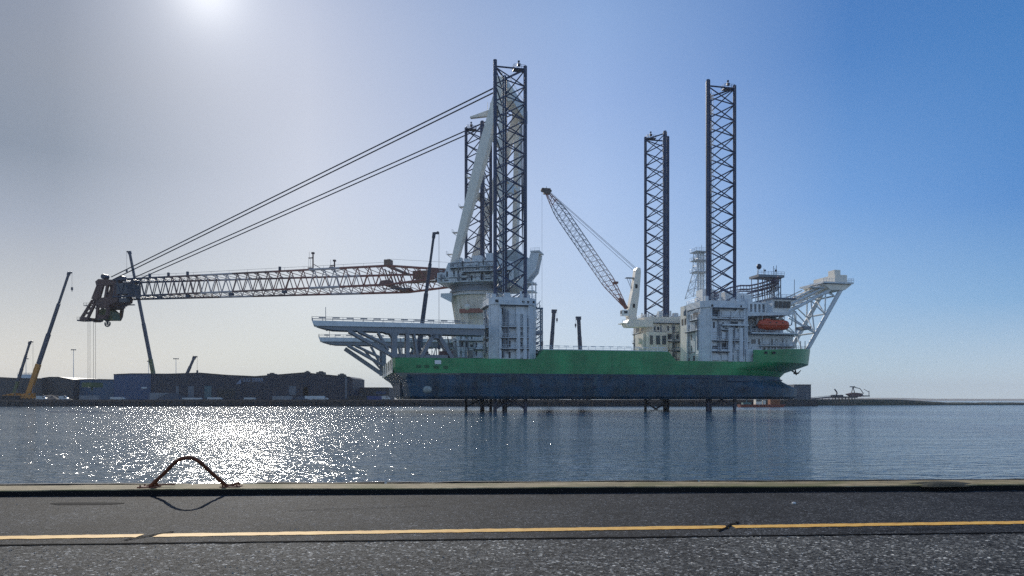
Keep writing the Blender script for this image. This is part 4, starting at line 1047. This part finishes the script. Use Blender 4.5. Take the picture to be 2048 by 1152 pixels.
# bow support frame
bf_ = empty('bow_support_frame', (0,0,0), 0, ship); bf_['label'] = 'white tubular frame leaning out over the bow with a cradle on top'
V1, V2 = 19.5, 31.5
def Bn(px, py): q = SH.P(px, py, V1); return q
def both(m, a, b, r, n=8):
    a, b = Bn(*a), Bn(*b)
    for v_ in (V1, V2): m.tube((a.x,v_,a.z), (b.x,v_,b.z), r, n)
o0, o3 = (1608,711), (1688,568); t0_, t3_ = (1571,627), (1671,574)
outn = [(1629,666),(1650,628),(1669,592)]; topn = [(1587,620),(1622,601),(1651,584)]
m = MB(); both(m, o0, o3, .82, 10); m.build('outer_chord', PALE, bf_)
m = MB(); both(m, t0_, t3_, .62, 10); both(m, (1567,615), (1648,575), .45); both(m, (1567,607), (1640,572), .25); m.build('top_chord', PALE, bf_)
m = MB(); aa, bb = Bn(1566,612), Bn(1650,571); m.beam((aa.x,(V1+V2)/2-3,aa.z),(bb.x,(V1+V2)/2-3,bb.z),3.2,1.5)
for k in range(9):
    q = Vector((aa.x,0,aa.z)).lerp(Vector((bb.x,0,bb.z)), k/8); m.box(q.x-.7,q.x+.5,(V1+V2)/2-5,(V1+V2)/2-3.5,q.z-.2,q.z+1.1)
m.build('cable_tray', CREAM, bf_)
m = MB()
for a, b in ((t0_,outn[0]),(topn[0],outn[0]),(topn[1],outn[0]),(topn[1],outn[1]),(topn[0],outn[1]) if False else (topn[2],outn[1]),(topn[2],outn[2]),(topn[0],(1583,650)),((1577,636),outn[0])): both(m, a, b, .27, 6)
for q_ in outn+topn:
    a = Bn(*q_); m.tube((a.x,V1,a.z),(a.x,V2,a.z),.32,6)
for a, b in zip([o0]+outn, outn+[o3]):
    a, b = Bn(*a), Bn(*b); m.tube((a.x,V1,a.z),(b.x,V2,b.z),.24,6)
for a, b in zip([t0_]+topn, topn+[t3_]):
    a, b = Bn(*a), Bn(*b); m.tube((a.x,V2,a.z),(b.x,V1,b.z),.24,6)
m.build('web_tube', PALE, bf_)
m = MB(); a, b = Bn(1641,564), Bn(1701,563); m.box(a.x,b.x,V1-2,V2+2,a.z-.6,a.z); m.rail([(a.x,V1-2,a.z),(a.x+5,V1-2,a.z)],1.2,1.2,.06); m.rail([(b.x-2.5,V1-2,a.z),(b.x,V1-2,a.z),(b.x,V2+2,a.z)],1.4,1.2,.06)
c0, c1 = Bn(1617,574), Bn(1648,574); m.box(c0.x,c1.x,V1-1,V1+4,c0.z-.2,c0.z+.1); m.rail([(c0.x,V1-1,c0.z+.1),(c1.x,V1-1,c0.z+.1)],1.2,1.2,.05)
m.build('top_platform', PALE, bf_)
m = MB(); a, b = Bn(1667,566), Bn(1691,551); m.box(a.x,b.x,V1-1,V2+1,a.z+.1,b.z); m.prism([(a.x-5,a.z-.6),(b.x+2,a.z-.6),(b.x-1,a.z-2.8),(a.x-2,a.z-2.8)],V1-1,V2+1)
a, b = Bn(1669,551), Bn(1681,540); m.box(a.x,b.x,V1,V1+4,a.z,b.z); m.build('boom_cradle', CREAM, bf_)
m = MB()
for px in (1583,1592,1601):
    a = Bn(px,642); m.tube((a.x,V1-3,21),(a.x,V1-3,a.z+ (3.5 if px == 1583 else -8)),.16,5)
a, b = Bn(1590,655), Bn(1604,656); m.box(a.x,b.x,V1-6,V1,a.z-1.2,a.z); m.rail([(96,-6,22.2),(118,10,22.8),(121,18,22.9)],1.2,1.8,.05)
m.build('foredeck_gear', GREY, ship)
# lattice stair mast amidships
q = SH.P(1076, 700, 46); tz = SH.P(1076, 618, 46).z
lm = empty('stair_mast', (q.x, 46, 0), 0, ship); m = MB(); hwm = 1.35
cs4 = [Vector((x,y,0)) for x,y in ((-hwm,-hwm),(hwm,-hwm),(hwm,hwm),(-hwm,hwm))]
for i in range(4):
    a, b = cs4[i], cs4[(i+1)%4]
    m.tube(a+Vector((0,0,DK)), a+Vector((0,0,tz)), .30 if i in (1,2) else .15, 5)
    k = 0; z = DK
    while z+1.5 < tz: m.tube(a+Vector((0,0,z)), b+Vector((0,0,z+1.5)), .10, 4); m.tube(b+Vector((0,0,z)), a+Vector((0,0,z+1.5)), .08, 4); z += 1.5
m.box(-2.3,1.7,-1.6,1.6,tz,tz+.4); m.tube((.6,0,tz),(.6,0,tz+2.6),.12,4); m.box(-3.0,-1.5,-1,1,tz-1.2,tz-.1)
m.build('lattice', mat('sky_blue_steel', (.04,.12,.20), .5, var=.2), lm)
# small gear on the right flank of the near leg house
m = MB(); rg = random.Random(12)
for k in range(12):
    z_ = DK+.5+k*1.6; u_ = 7.8; m.box(u_,u_+rg.uniform(.8,3.0),-5+rg.uniform(0,6),2,z_,z_+rg.uniform(.3,1.0))
    m.tube((u_+1.2,-3,z_),(u_+2.4,-3,z_+1.4),.12,4)
m.build('flank_gear', GREY, ship)

# ------------------------------------------------------------------ orange lifeboat under its davit
a, b = SH.P(1515, 650, -4.2), SH.P(1578, 650, -4.2)
cu_, cz_ = (a.x+b.x)/2, (a.z+b.z)/2; Lb = (b.x-a.x)/2
wx, wy = SH.X+cu_*SH.c-(-4.2)*SH.s, SH.Y+cu_*SH.s+(-4.2)*SH.c
lb = tag(empty('lifeboat', (wx, wy, cz_), YAW), 'orange enclosed lifeboat hanging beside the white bow accommodation', 'lifeboat')
m = MB(); vs = []; n1, n2 = 18, 14
for i in range(n1+1):
    s_ = -1+2*i/n1; r_ = (1-abs(s_)**6)**.5 if abs(s_) < 1 else .02
    for k in range(n2):
        a_ = 2*math.pi*k/n2; y_ = math.cos(a_)*1.75*r_; z_ = math.sin(a_)*1.85*(r_*.85+.15)
        vs.append((s_*Lb, y_, z_))
m.add(vs, [(i*n2+k,i*n2+(k+1)%n2,(i+1)*n2+(k+1)%n2,(i+1)*n2+k) for i in range(n1) for k in range(n2)]+[tuple(range(n2)),tuple(range(n1*n2,(n1+1)*n2))])
m.build('hull', ORANGE, lb, smooth=True)
m = MB(); m.box(-Lb*.95,Lb*.95,-1.86,1.86,-.25,0); m.build('fender_strip', mat('dark_orange', (.35,.06,.02)), lb)
m = MB(); m.frus((-Lb*.62,-Lb*.2,-.9,.9),(-Lb*.55,-Lb*.28,-.7,.7),1.1,2.1); m.build('canopy', ORANGE, lb)
m = MB()
for x_ in (-.4,0,.4): m.box(Lb*x_,Lb*x_+.5,-1.78,-1.6,.5,.9)
m.build('window', GLASS, lb)
for s_ in (-1,1):
    m = MB(); x_ = cu_+s_*Lb*.7; m.beam((x_,-1.0,27.6),(x_,-1.2,cz_+3.0),.4,.5); m.beam((x_,-1.2,cz_+3.0),(x_,-4.2,cz_+3.2),.35,.4); m.tube((x_,-4.2,cz_+3.2),(x_,-4.2,cz_+1.2),.08,4); m.build('davit', PALE, acc_)

# ================================================================== cranes on wheels
def mobile_crane(X, Y, z0, top, label, matb, group, lower=None, w0=1.7, w1=.75, hook=9, stubby=.0):
    e = tag(empty('mobile_crane', (X, Y, z0)), label, 'mobile crane', group)
    T = Vector(top)-Vector((X, Y, z0)); s = 1 if T.x > 0 else -1
    m = MB(); m.box(-7,7,-1.5,1.5,.9,2.0); m.box(5.2 if s < 0 else -7.6,7.6 if s < 0 else -5.2,-1.4,1.4,1.2,3.4); m.build('carrier', matb, e)
    for x_ in (-5.4,-3.2,-1,1.6,3.8,5.6):
        m = MB(); m.tube((x_,-1.6,.75),(x_,1.6,.75),.75,12); m.build('wheel', BLACK, e)
    m = MB(); m.box(-2.4,2.6,-1.4,1.4,2.0,4.4); m.box(-s*3.8-1.0,-s*3.8+1.0,-1.5,1.5,2.2,4.0); m.build('slewing_deck', matb, e)
    m = MB(); m.box(s*1.2-.8,s*1.2+.8,-2.4,-1.42,2.3,4.6); c = m.build('cab', matb, e)
    m = MB(); m.box(s*1.2-.65,s*1.2+.65,-2.46,-2.41,3.2,4.3); m.build('window', GLASS, c)
    b0 = Vector((-s*1.0, 0, 3.6)); n = 4; ws = [w0+(w1-w0)*k/(n-1) for k in range(n)]
    for k in range(n):
        a, b = b0.lerp(T, k/n if k else 0), b0.lerp(T, (k+1)/n)
        m = MB(); m.beam(a, b, ws[k], ws[k]*1.15); m.build('boom_section', (lower if (lower and k == 0) else DARK), e)
    m = MB(); dr = (T-b0).normalized(); m.beam(T-dr*1.5, T+dr*.5, w1*1.3, w1*1.6); m.beam(T+Vector((0,0,.3)), T+Vector((s*1.5,0,.3)), .6, .7); m.tube((T.x+s*1.5,-.4,T.z+.2),(T.x+s*1.5,.4,T.z+.2),.5,10); m.build('boom_head', DARK, e)
    m = MB(); m.beam(b0+Vector((s*2.2,0,-1)), b0.lerp(T,.16), .5, .5); m.build('lift_cylinder', GREY, e)
    m = MB(); hx = T.x+s*1.9; m.tube((hx,0,T.z),(hx,0,T.z-hook),.07,4); m.build('hoist_rope', ROPE, e)
    m = MB(); m.box(hx-.5,hx+.5,-.4,.4,T.z-hook-1.8,T.z-hook); m.tube((hx,0,T.z-hook-1.8),(hx,0,T.z-hook-2.8),.22,6); m.build('hook_block', DARK, e)
    return e
FZ = 3.9; FD = 467.0
def far_crane(px, D, tx, ty, label, **k):
    b = at(px, 790, D); t_ = at(tx, ty, D); return mobile_crane(b.x, D, FZ, t_, label, k.pop('matb', YELLOW), 'mobile cranes with raised booms on the far quay', **k)
far_crane(31, 485, 60, 684, 'mobile crane with the short slanted boom nearest the left edge', w0=1.5, w1=.9, hook=22, lower=OLIVE)
far_crane(60, 480, 138, 546, 'orange mobile crane with a tall boom leaning right, second from the left', w0=2.3, w1=1.0, lower=YELLOW)
far_crane(312, 520, 259, 504, 'mobile crane whose tall boom leans left behind the tip of the lattice boom', w0=2.0, w1=1.2, lower=OLIVE, hook=12)
far_crane(358, 520, 389, 714, 'mobile crane with a short boom just above the long dark shed roof', w0=2.0, w1=1.2, hook=9)
far_crane(1099, 488, 1108, 621, 'mobile crane boom rising behind the green deck, right of the stair mast', w0=2.6, w1=2.0, hook=5)
far_crane(1162, 488, 1157, 635, 'lone short upright crane boom behind the green deck, left of the small deck crane', w0=2.6, w1=2.0, hook=4)
# the one standing on the ship's stern deck
ql = SH.P(842, 713, 30); tl = SH.P(868, 468, 30)
bx_, by_ = SH.X+ql.x*SH.c-30*SH.s, SH.Y+ql.x*SH.s+30*SH.c; tx_, ty_ = SH.X+tl.x*SH.c-30*SH.s, SH.Y+tl.x*SH.s+30*SH.c
mobile_crane(bx_, by_, DK+.02, (tx_, ty_, tl.z), 'tall dark telescopic crane boom standing on the stern deck of the ship', DARK, 'mobile cranes on the ship', w0=1.6, w1=.75, hook=40)

# ================================================================== far shore
def land(name, pts, z0, z1, matl):
    m = MB(); m.vprism(pts, z0, z1); return tag(m.build(name, matl), kind='structure')
GRASSY = mat('dark_scrub', (.045,.05,.03), .9, var=.4, scale=.05, bump=.3, bscale=.4)
land('far_quay', [(-2600,FD),(170,FD),(196,FD+20),(215,548),(300,640),(900,2400),(-2600,2400)], -3, FZ, [WALLC])
m = MB(); m.box(-700,170,FD-.35,FD-.01,FZ-.9,FZ+.35)
for k in range(74): x_ = -500+k*9; m.box(x_,x_+.9,FD-.9,FD-.36,.3,FZ-.95)
tag(m.build('quay_wall_coping', mat('coping_brown', (.10,.07,.055), .9, var=.3)), kind='structure')
rg = random.Random(3)
# breakwater on the right
m = MB(); vs = []; nb = 70
for i in range(nb+1):
    s_ = i/nb; px = 1600+s_*900; D = 548+s_*130; X = (px-1024)/F*D
    top = (4.5 if px < 1800 else max(1.9, 4.5-(px-1800)/110*2.6))+rg.uniform(-.12,.12)
    vs += [(X,D,-1),(X,D+3,top*.55+rg.uniform(-.2,.2)),(X,D+7,top),(X,D+24,top+rg.uniform(-.2,.2)),(X,D+40,-1)]
m.add(vs, [(i*5+j,(i+1)*5+j,(i+1)*5+j+1,i*5+j+1) for i in range(nb) for j in range(4)])
tag(m.build('breakwater', GRASSY), kind='structure')
m = MB(); vs = []; nb = 160
for i in range(nb+1):
    X = -4200+i*70; D = 3300+120*math.sin(i*.21); h_ = 7.5+3.2*math.sin(i*.17)+2.2*math.sin(i*.53+1)+rg.uniform(-.5,.5)
    vs += [(X,D,-1),(X,D+60,h_*.5),(X,D+240,h_+1),(X,D+900,h_+3)]
m.add(vs, [(i*4+j,(i+1)*4+j,(i+1)*4+j+1,i*4+j+1) for i in range(nb) for j in range(3)])
tag(m.build('distant_dunes', mat('dune_sand', (.22,.20,.17), .9, var=.3, scale=.004)), kind='structure')

def shed(px0, px1, D, roof, label, matl, roofm, depth=45, name='warehouse', doors=(), vents=(), cat='warehouse', endwall=True):
    """roof: list of (px, py) along the front eave line"""
    X0, X1 = (px0-1024)/F*D, (px1-1024)/F*D
    e = tag(empty(name, ((X0+X1)/2, D, FZ)), label, cat); cx = (X0+X1)/2
    prof = [((px-1024)/F*D-cx, EYE+(HOR-py)/F*D-FZ) for px, py in roof]
    dxs = []
    # front wall is split round the door openings so the openings are real
    m = MB(); xs = sorted(set([p_[0] for p_ in prof]+[x for d_ in doors if d_[4] for x in (((d_[0]-1024)/F*D-cx), ((d_[1]-1024)/F*D-cx))]))
    def zr(x):
        for (xa,za),(xb,zb_) in zip(prof, prof[1:]):
            if xa <= x <= xb: return za+(zb_-za)*(x-xa)/(xb-xa)
        return prof[-1][1]
    for xa, xb in zip(xs, xs[1:]):
        z0 = 0
        for d_ in doors:
            if d_[4]:
                da, db = (d_[0]-1024)/F*D-cx, (d_[1]-1024)/F*D-cx
                if xa >= da-.01 and xb <= db+.01: z0 = EYE+(HOR-d_[2])/F*D-FZ
        for y0, y1 in ((0,.3),(depth-.3,depth)):
            m.add([(xa,y0,z0),(xb,y0,z0),(xb,y0,zr(xb)),(xa,y0,zr(xa)),(xa,y1,z0),(xb,y1,z0),(xb,y1,zr(xb)),(xa,y1,zr(xa))],
                  [(0,1,2,3),(5,4,7,6),(4,0,3,7),(1,5,6,2),(3,2,6,7),(0,4,5,1)])
    for x_ in (prof[0][0], prof[-1][0]-.3): m.box(x_, x_+.3, .3, depth-.3, 0, min(prof[0][1], prof[-1][1]))
    wall = m.build('wall', matl, e)
    m = MB()
    for (xa,za),(xb,zb_) in zip(prof, prof[1:]):
        m.add([(xa,-.4,za+.02),(xb,-.4,zb_+.02),(xb,depth+.4,zb_+.02),(xa,depth+.4,za+.02),(xa,-.4,za+.45),(xb,-.4,zb_+.45),(xb,depth+.4,zb_+.45),(xa,depth+.4,za+.45)],
              [(0,3,2,1),(4,5,6,7),(0,1,5,4),(2,3,7,6),(3,0,4,7),(1,2,6,5)])
    m.build('roof', roofm, e)
    for d_ in doors:
        if d_[4]: continue
        da, db = (d_[0]-1024)/F*D-cx, (d_[1]-1024)/F*D-cx; zt_, zb_ = EYE+(HOR-d_[2])/F*D-FZ, EYE+(HOR-d_[3])/F*D-FZ
        m = MB(); m.box(da,db,-.10,-.02,max(.02,zb_),zt_); m.build('door', d_[5], wall)
    for (px, py, s_) in vents:
        x_ = (px-1024)/F*D-cx; m = MB(); m.box(x_-s_,x_+s_,8,8+2*s_,zr(x_)+.3,zr(x_)+.3+s_*.55); m.tube((x_,8+s_,zr(x_)+.3),(x_,8+s_,zr(x_)+.8+s_*.6),s_*.6,10); m.build('roof_vent', roofm, e)
    m = MB(); nseg = int((prof[-1][0]-prof[0][0])/6)
    for k in range(nseg):
        x_ = prof[0][0]+.2+k*6
        if any(d_[4] and (d_[0]-1024)/F*D-cx-.3 < x_ < (d_[1]-1024)/F*D-cx+.1 for d_ in doors): continue
        m.box(x_,x_+.18,-.08,-.004,0,zr(x_)-.1)
    m.build('cladding_rib', matl, wall)
    return e, wall, cx
PDOOR = mat('pale_door', (.12,.14,.17), .6); TDOOR = mat('teal_door', (.06,.12,.14), .6); WBOARD = mat('white_board', (.6,.62,.62), .6)
shed(-60, 84, 500, [(-60,757),(-10,755),(30,757),(84,758)], 'low dark shed at the left end of the far quay, behind the cranes', GRCLAD, NVCLAD)
shed(84, 147, 505, [(84,757),(100,755),(118,755),(147,760.5)], 'low dark shed with a shallow ridge roof, left of the blue one', GRCLAD, NVCLAD)
shed(147.5, 227, 512, [(147.5,760.5),(178,759),(227,760)], 'low shed with a faded blue upper wall, left of the tall blue shed', mat('faded_blue_cladding', (.05,.10,.17), .6, var=.2, streak=.3), GRCLAD)
shed(227.5, 302, 498, [(227.5,749.5),(262,748),(302,748)], 'tall bright blue box shed with a dark edge line', DKBLUE, NVCLAD, doors=((283,294,774,777,False,WBOARD),))
e_, wall_, cx_ = shed(303, 705, 494, [(303,748.5),(340,748.5),(400,746.5),(455,751),(510,753.5),(545,751),(607,746),(660,751),(698,754.5),(705,758)], 'very long dark navy shed with three shallow roof waves and a lit doorway', NVCLAD, GRCLAD, depth=40,
     doors=((606.5,616,774,790,True,None),(376,388,772,797,False,PDOOR),(409,423,772,797,False,TDOOR),(352,358,772,788,False,PDOOR),(578,592,772,790,False,PDOOR),(434,470,778,797,False,BLACK),(690,694,752,797,False,PDOOR)),
     vents=((534,751,2.6),(607,746,1.6),(634,748,2.6),(677,752,2.3)))
def zpx(py, D): return EYE+(HOR-py)/F*D-FZ
def xpx(px, D, cx): return (px-1024)/F*D-cx
m = MB(); D = 494; tri = [(xpx(472,D,cx_),zpx(768,D)),(xpx(482,D,cx_),zpx(768,D)),(xpx(483,D,cx_),zpx(757,D))]; m.prism(tri, -.16, -.06)
px = 486.
for ch in 'ILILI.OMMA':
    w_ = {'I':1.4,'L':2.6,'.':1.6,'O':4.2,'M':4.8,'A':4.2}[ch]; z0_, z1_ = zpx(763.5,D), zpx(756.5,D); a, b = xpx(px,D,cx_), xpx(px+w_,D,cx_)
    st_ = .38
    if ch in 'IL': m.box(a,a+st_,-.14,-.06,z0_,z1_)
    if ch == 'L': m.box(a+st_,b,-.14,-.06,z0_,z0_+st_)
    if ch == 'O': m.box(a,a+st_,-.14,-.06,z0_,z1_); m.box(b-st_,b,-.14,-.06,z0_,z1_); m.box(a+st_,b-st_,-.14,-.06,z1_-st_,z1_); m.box(a+st_,b-st_,-.14,-.06,z0_,z0_+st_)
    if ch in 'MA':
        m.box(a,a+st_,-.14,-.06,z0_,z1_); m.box(b-st_,b,-.14,-.06,z0_,z1_); m.box(a+st_,b-st_,-.14,-.06,z1_-st_,z1_)
        if ch == 'M': c_ = (a+b)/2; m.box(c_-st_/2,c_+st_/2,-.14,-.06,z0_,z1_-st_)
        else: m.box(a+st_,b-st_,-.14,-.06,(z0_+z1_)/2-.2,(z0_+z1_)/2+.2)
    px += w_+1.2
m.build('sign_lettering', mat('sign_grey', (.20,.24,.33), .6), wall_)
shed(706, 778, 520, [(706,776),(778,776)], 'low grey flat-roofed building right of the long dark shed', GRCLAD, GRCLAD, depth=25, doors=((752,772,783,788,False,DKBLUE),(711,725,786,797,False,PDOOR)))
shed(1588, 1622, 585, [(1588,770),(1622,770)], 'square grey-blue building standing behind the bow of the ship', mat('slate_cladding', (.06,.085,.12), .6, var=.2, scale=.1, streak=.3), GRCLAD, depth=22, name='harbour_building', cat='building', doors=((1612,1617,786,799,False,PDOOR),))
# floodlight masts
def light_mast(px, py, D, label, wd):
    b = at(px, py, D); e = tag(empty('floodlight_mast', (b.x, D, FZ)), label, 'light mast', 'floodlight masts behind the far sheds')
    m = MB(); m.tube((0,0,0),(0,0,b.z-FZ),.30,8,.18); m.build('pole', PALE, e)
    m = MB(); m.tube((0,0,b.z-FZ-.2),(0,0,b.z-FZ+.15),wd*.6,12); m.build('lamp_ring', GREY, e)
    for k in range(6):
        a = 2*math.pi*k/6; m = MB(); m.box(wd*math.cos(a)-.4,wd*math.cos(a)+.4,wd*math.sin(a)-.3,wd*math.sin(a)+.3,b.z-FZ-.6,b.z-FZ+.1); m.build('lamp', DARK, e)
light_mast(147, 699, 600, 'tall floodlight mast above the low sheds, right of the orange crane', 1.5)
light_mast(52, 717, 640, 'floodlight mast partly hidden by the leftmost slanted crane boom', 1.5)
light_mast(352, 717, 640, 'floodlight mast above the long shed, left of a short crane boom', 1.9)
light_mast(297, 722, 700, 'thin floodlight mast just left of the boom that leans left', .9)

# clutter on the far quay, each a thing of its own
def van(px, D, matl, label, L_=6.0, H_=2.6, name='delivery_van', cat='van'):
    b = at(px, 795, D); e = tag(empty(name, (b.x, D, FZ)), label, cat)
    m = MB(); m.prism([(-L_/2,.45),(L_/2,.45),(L_/2,1.25),(L_/2-.9,1.5),(L_/2-1.5,H_),(-L_/2,H_)], -1.0, 1.0); m.build('body', matl, e, bevel=.06)
    m = MB(); m.prism([(L_/2-1.0,1.45),(L_/2-1.45,H_-.2),(L_/2-2.3,H_-.2),(L_/2-2.3,1.45)], -1.03, -1.005); m.build('window', GLASS, e)
    for x_ in (-L_/2+1.1, L_/2-1.1):
        m = MB(); m.tube((x_,-1.03,.4),(x_,1.03,.4),.4,12); m.build('wheel', BLACK, e)
def container(px, D, matl, label, L_=12.2, z=FZ, H_=2.6, group=None):
    b = at(px, 795, D); e = tag(empty('shipping_container', (b.x, D, z)), label, 'container', group)
    m = MB(); m.box(-L_/2,L_/2,-1.2,1.2,.02,H_)
    for k in range(int(L_/.55)): x_ = -L_/2+.3+k*.55; m.box(x_,x_+.25,-1.26,-1.2,.2,H_-.2)
    m.build('box', matl, e)
    m = MB(); m.box(L_/2+.005,L_/2+.06,-1.1,1.1,.15,H_-.12); m.build('door', matl, e)
CW = mat('white_enamel', (.5,.51,.51), .4, var=.06); CR_ = mat('dull_red_container', (.22,.05,.035), .6, var=.2, streak=.3); CB = mat('dull_blue_container', (.03,.06,.20), .6, var=.2, streak=.3)
van(84, 470.5, CW, 'white van at the foot of the orange mobile crane')
van(128, 472, CW, 'white van parked alone left of the quay centre, below the ridge roofed shed', 5.5)
van(236, 471, CW, 'low white truck before the gap left of the bright blue shed', 9, 1.9, 'flatbed_truck', 'truck')
van(385, 471, CW, 'long white trailer parked by the pale door of the long shed', 12, 1.5, 'low_trailer', 'trailer')
van(430, 472, CW, 'white trailer with rounded load before the wide black opening', 9, 1.7, 'low_trailer', 'trailer')
van(500, 471, CW, 'white van below the lettering of the long shed', 7, 1.6)
container(565, 473, GREY, 'dark grey container below the right part of the long shed')
container(630, 474, PALE, 'pale container right of the lit doorway')
van(640, 470, CW, 'white flat truck at the quay edge below the lit doorway', 10, 1.3, 'flatbed_truck', 'truck')
container(714, 475, WALLC, 'nearly black container at the corner of the long shed')
container(735, 477, CR_, 'dull red container before the low grey building')
container(752, 476, CB, 'blue container before the low grey building', 12.2)
van(772, 471, CW, 'white van closest to the stern of the ship', 5)
container(320, 480, GREY, 'grey container at the left corner of the long shed', 12.2, FZ, 4.6)
container(180, 476, GREY, 'grey container below the faded blue shed', 12.2, FZ, 2.9)
container(20, 478, WALLC, 'black container at the far left end of the quay', 12.2, FZ, 2.9)
# grey gravel heaps
def heap(px, D, w_, h_, label, matl):
    b = at(px, 795, D); m = MB(); vs = []; n_, rr = 28, 7
    for j in range(rr+1):
        for i in range(n_):
            a = 2*math.pi*i/n_; r_ = 1-j/rr; k_ = 1+.15*math.sin(3*a)+.1*math.sin(7*a+1)
            vs.append((w_*r_*k_*math.cos(a), w_*.6*r_*k_*math.sin(a), h_*(1-r_**1.3)+rg.uniform(-.12,.12)-.2))
    m.add(vs, [(j*n_+i,j*n_+(i+1)%n_,(j+1)*n_+(i+1)%n_,(j+1)*n_+i) for j in range(rr) for i in range(n_)]); o = m.build('gravel_heap', matl); o.location = (b.x, D, FZ)
    tag(o, label, 'gravel heap')
heap(345, 478, 12, 5.0, 'dark gravel heap at the left end of the long shed', GRCLAD)
heap(100, 480, 14, 3.6, 'dark low gravel heap between the orange crane and the ridge roofed shed', WALLC)
heap(605, 476, 9, 3.0, 'gravel heap just below the lit doorway of the long shed', GRCLAD)
# white tank behind the left shed
b = at(53, 752, 545); e = tag(empty('storage_tank', (b.x, 545, FZ)), 'pale ribbed tank showing above the low left shed, beside the orange crane', 'tank')
m = MB(); m.tube((0,0,0),(0,0,b.z-FZ+1),5.5,24); m.build('shell', PALE, e)
m = MB(); m.rail([(5.5*math.cos(a),5.5*math.sin(a),b.z-FZ+1) for a in [2*math.pi*k/16 for k in range(17)]],1.1,2,.06); m.build('railing', GREY, e)

# workboat with orange deckhouse below the bow
b = at(1522, 806, 425); e = tag(empty('work_barge', (b.x, 425, 0)), 'orange and cream work barge moored below the bow of the ship', 'barge')
m = MB(); m.prism([(-12,-.4),(11,-.4),(13,1.5),(-12.6,1.5)],-3,3); m.build('hull', mat('barge_red', (.22,.05,.03), .6, var=.3), e)
m = MB(); m.box(4.5,10,-2.2,2,1.52,4.3); m.build('deckhouse', mat('rusty_orange', (.24,.08,.03), .6, var=.25, scale=.8), e)
m = MB(); m.box(-3.5,0,-2,2,1.52,4.6); m.box(.8,2.2,-1.5,1.5,1.52,3.8); m.build('cabin', CREAM, e)
m = MB(); m.box(-10.5,-6,-1.8,1.8,1.52,2.6); m.tube((-8,0,2.6),(-8,0,4.8),.2,6); m.build('deck_cargo', mat('faded_teal', (.1,.2,.2), .6), e)
m = MB(); m.box(-3.2,-.3,-2.05,-2.01,3.2,4.2); m.build('window', GLASS, e)
# loading jetty with conveyor on the right
e = tag(empty('loading_conveyor', at(1690, 800, 548)), 'dark ship loading conveyor on piles at the end of the breakwater', 'conveyor'); e.location.z = 0; ex = e.location.x
def Cp(px, py, y=0): q = at(px, py, 548); return Vector((q.x-ex, y, q.z))
m = MB()
for px in (1668,1674,1681,1688,1694,1701,1707): a = Cp(px,796); m.tube((a.x,-2,-2),(a.x,-2,6.5),.3,6); m.tube((a.x,2,-2),(a.x,2,6.5),.3,6)
m.build('pile', mat('pale_pile', (.16,.15,.13), .8), e)
m = MB(); a, b = Cp(1662,803), Cp(1712,796); m.box(a.x,b.x,-2.6,2.6,5.6,6.6); m.box(a.x-3,b.x-4,-3.4,-2.7,1.0,1.5); m.build('jetty_deck', GRCLAD, e)
m = MB(); m.beam(Cp(1622,798), Cp(1668,793), 1.6, .9); m.beam(Cp(1622,795), Cp(1668,790.5), .25, .25)
for px in (1630,1645,1658): m.tube(Cp(px,795), Cp(px,806), .25, 5)
m.build('belt_gallery', DARK, e)
m = MB()
for px in (1666,1674,1682): q = Cp(px,791); m.box(q.x-1.2,q.x+1.2,-1.2,1.2,6.6,q.z+.5)
m.beam(Cp(1669,778), Cp(1674,785), .6, .8); m.beam(Cp(1674,785), Cp(1672,793), .8, .8); m.build('hopper', DARK, e)
m = MB(); m.prism([(Cp(1702,794).x,Cp(0,794).z),(Cp(1720,794).x,Cp(0,794).z),(Cp(1724,787).x,Cp(0,787).z),(Cp(1705,785).x,Cp(0,785).z),(Cp(1692,788).x,Cp(0,788).z)],-2,2); m.build('machine_house', mat('dusty_maroon', (.14,.08,.08)), e)
m = MB(); m.tube(Cp(1703,785),Cp(1706,774),.3,5); m.tube(Cp(1709,785),Cp(1706,774),.3,5); m.tube(Cp(1706,774),Cp(1720,777),.28,5); m.tube(Cp(1720,777),Cp(1727,787),.28,5); m.tube(Cp(1727,778),Cp(1738,784),.2,5); m.tube(Cp(1738,782),Cp(1738,793),.25,5); m.beam(Cp(1720,792),Cp(1739,792),1.2,.8); m.tube(Cp(1724,787),Cp(1727,793),.3,5)
q = Cp(1705,774); m.box(q.x-1.6,q.x+1.6,-1,1,q.z-.2,q.z+.5); m.build('boom_frame', DARK, e)

# ------------------------------------------------------------------ air
HZ = bpy.data.materials.new('harbour_haze'); HZ.use_nodes = True; t = HZ.node_tree
for n_ in list(t.nodes):
    if n_.type == 'BSDF_PRINCIPLED': t.nodes.remove(n_)
pv = t.nodes.new('ShaderNodeVolumePrincipled'); pv.inputs['Color'].default_value = (.94,.97,1,1); pv.inputs['Density'].default_value = .00010; pv.inputs['Anisotropy'].default_value = .0
t.links.new(pv.outputs[0], [n_ for n_ in t.nodes if n_.type == 'OUTPUT_MATERIAL'][0].inputs['Volume'])
m = MB(); m.box(-6000,6500,-400,7000,-6,150); hz = m.build('haze', HZ); tag(hz, kind='stuff')
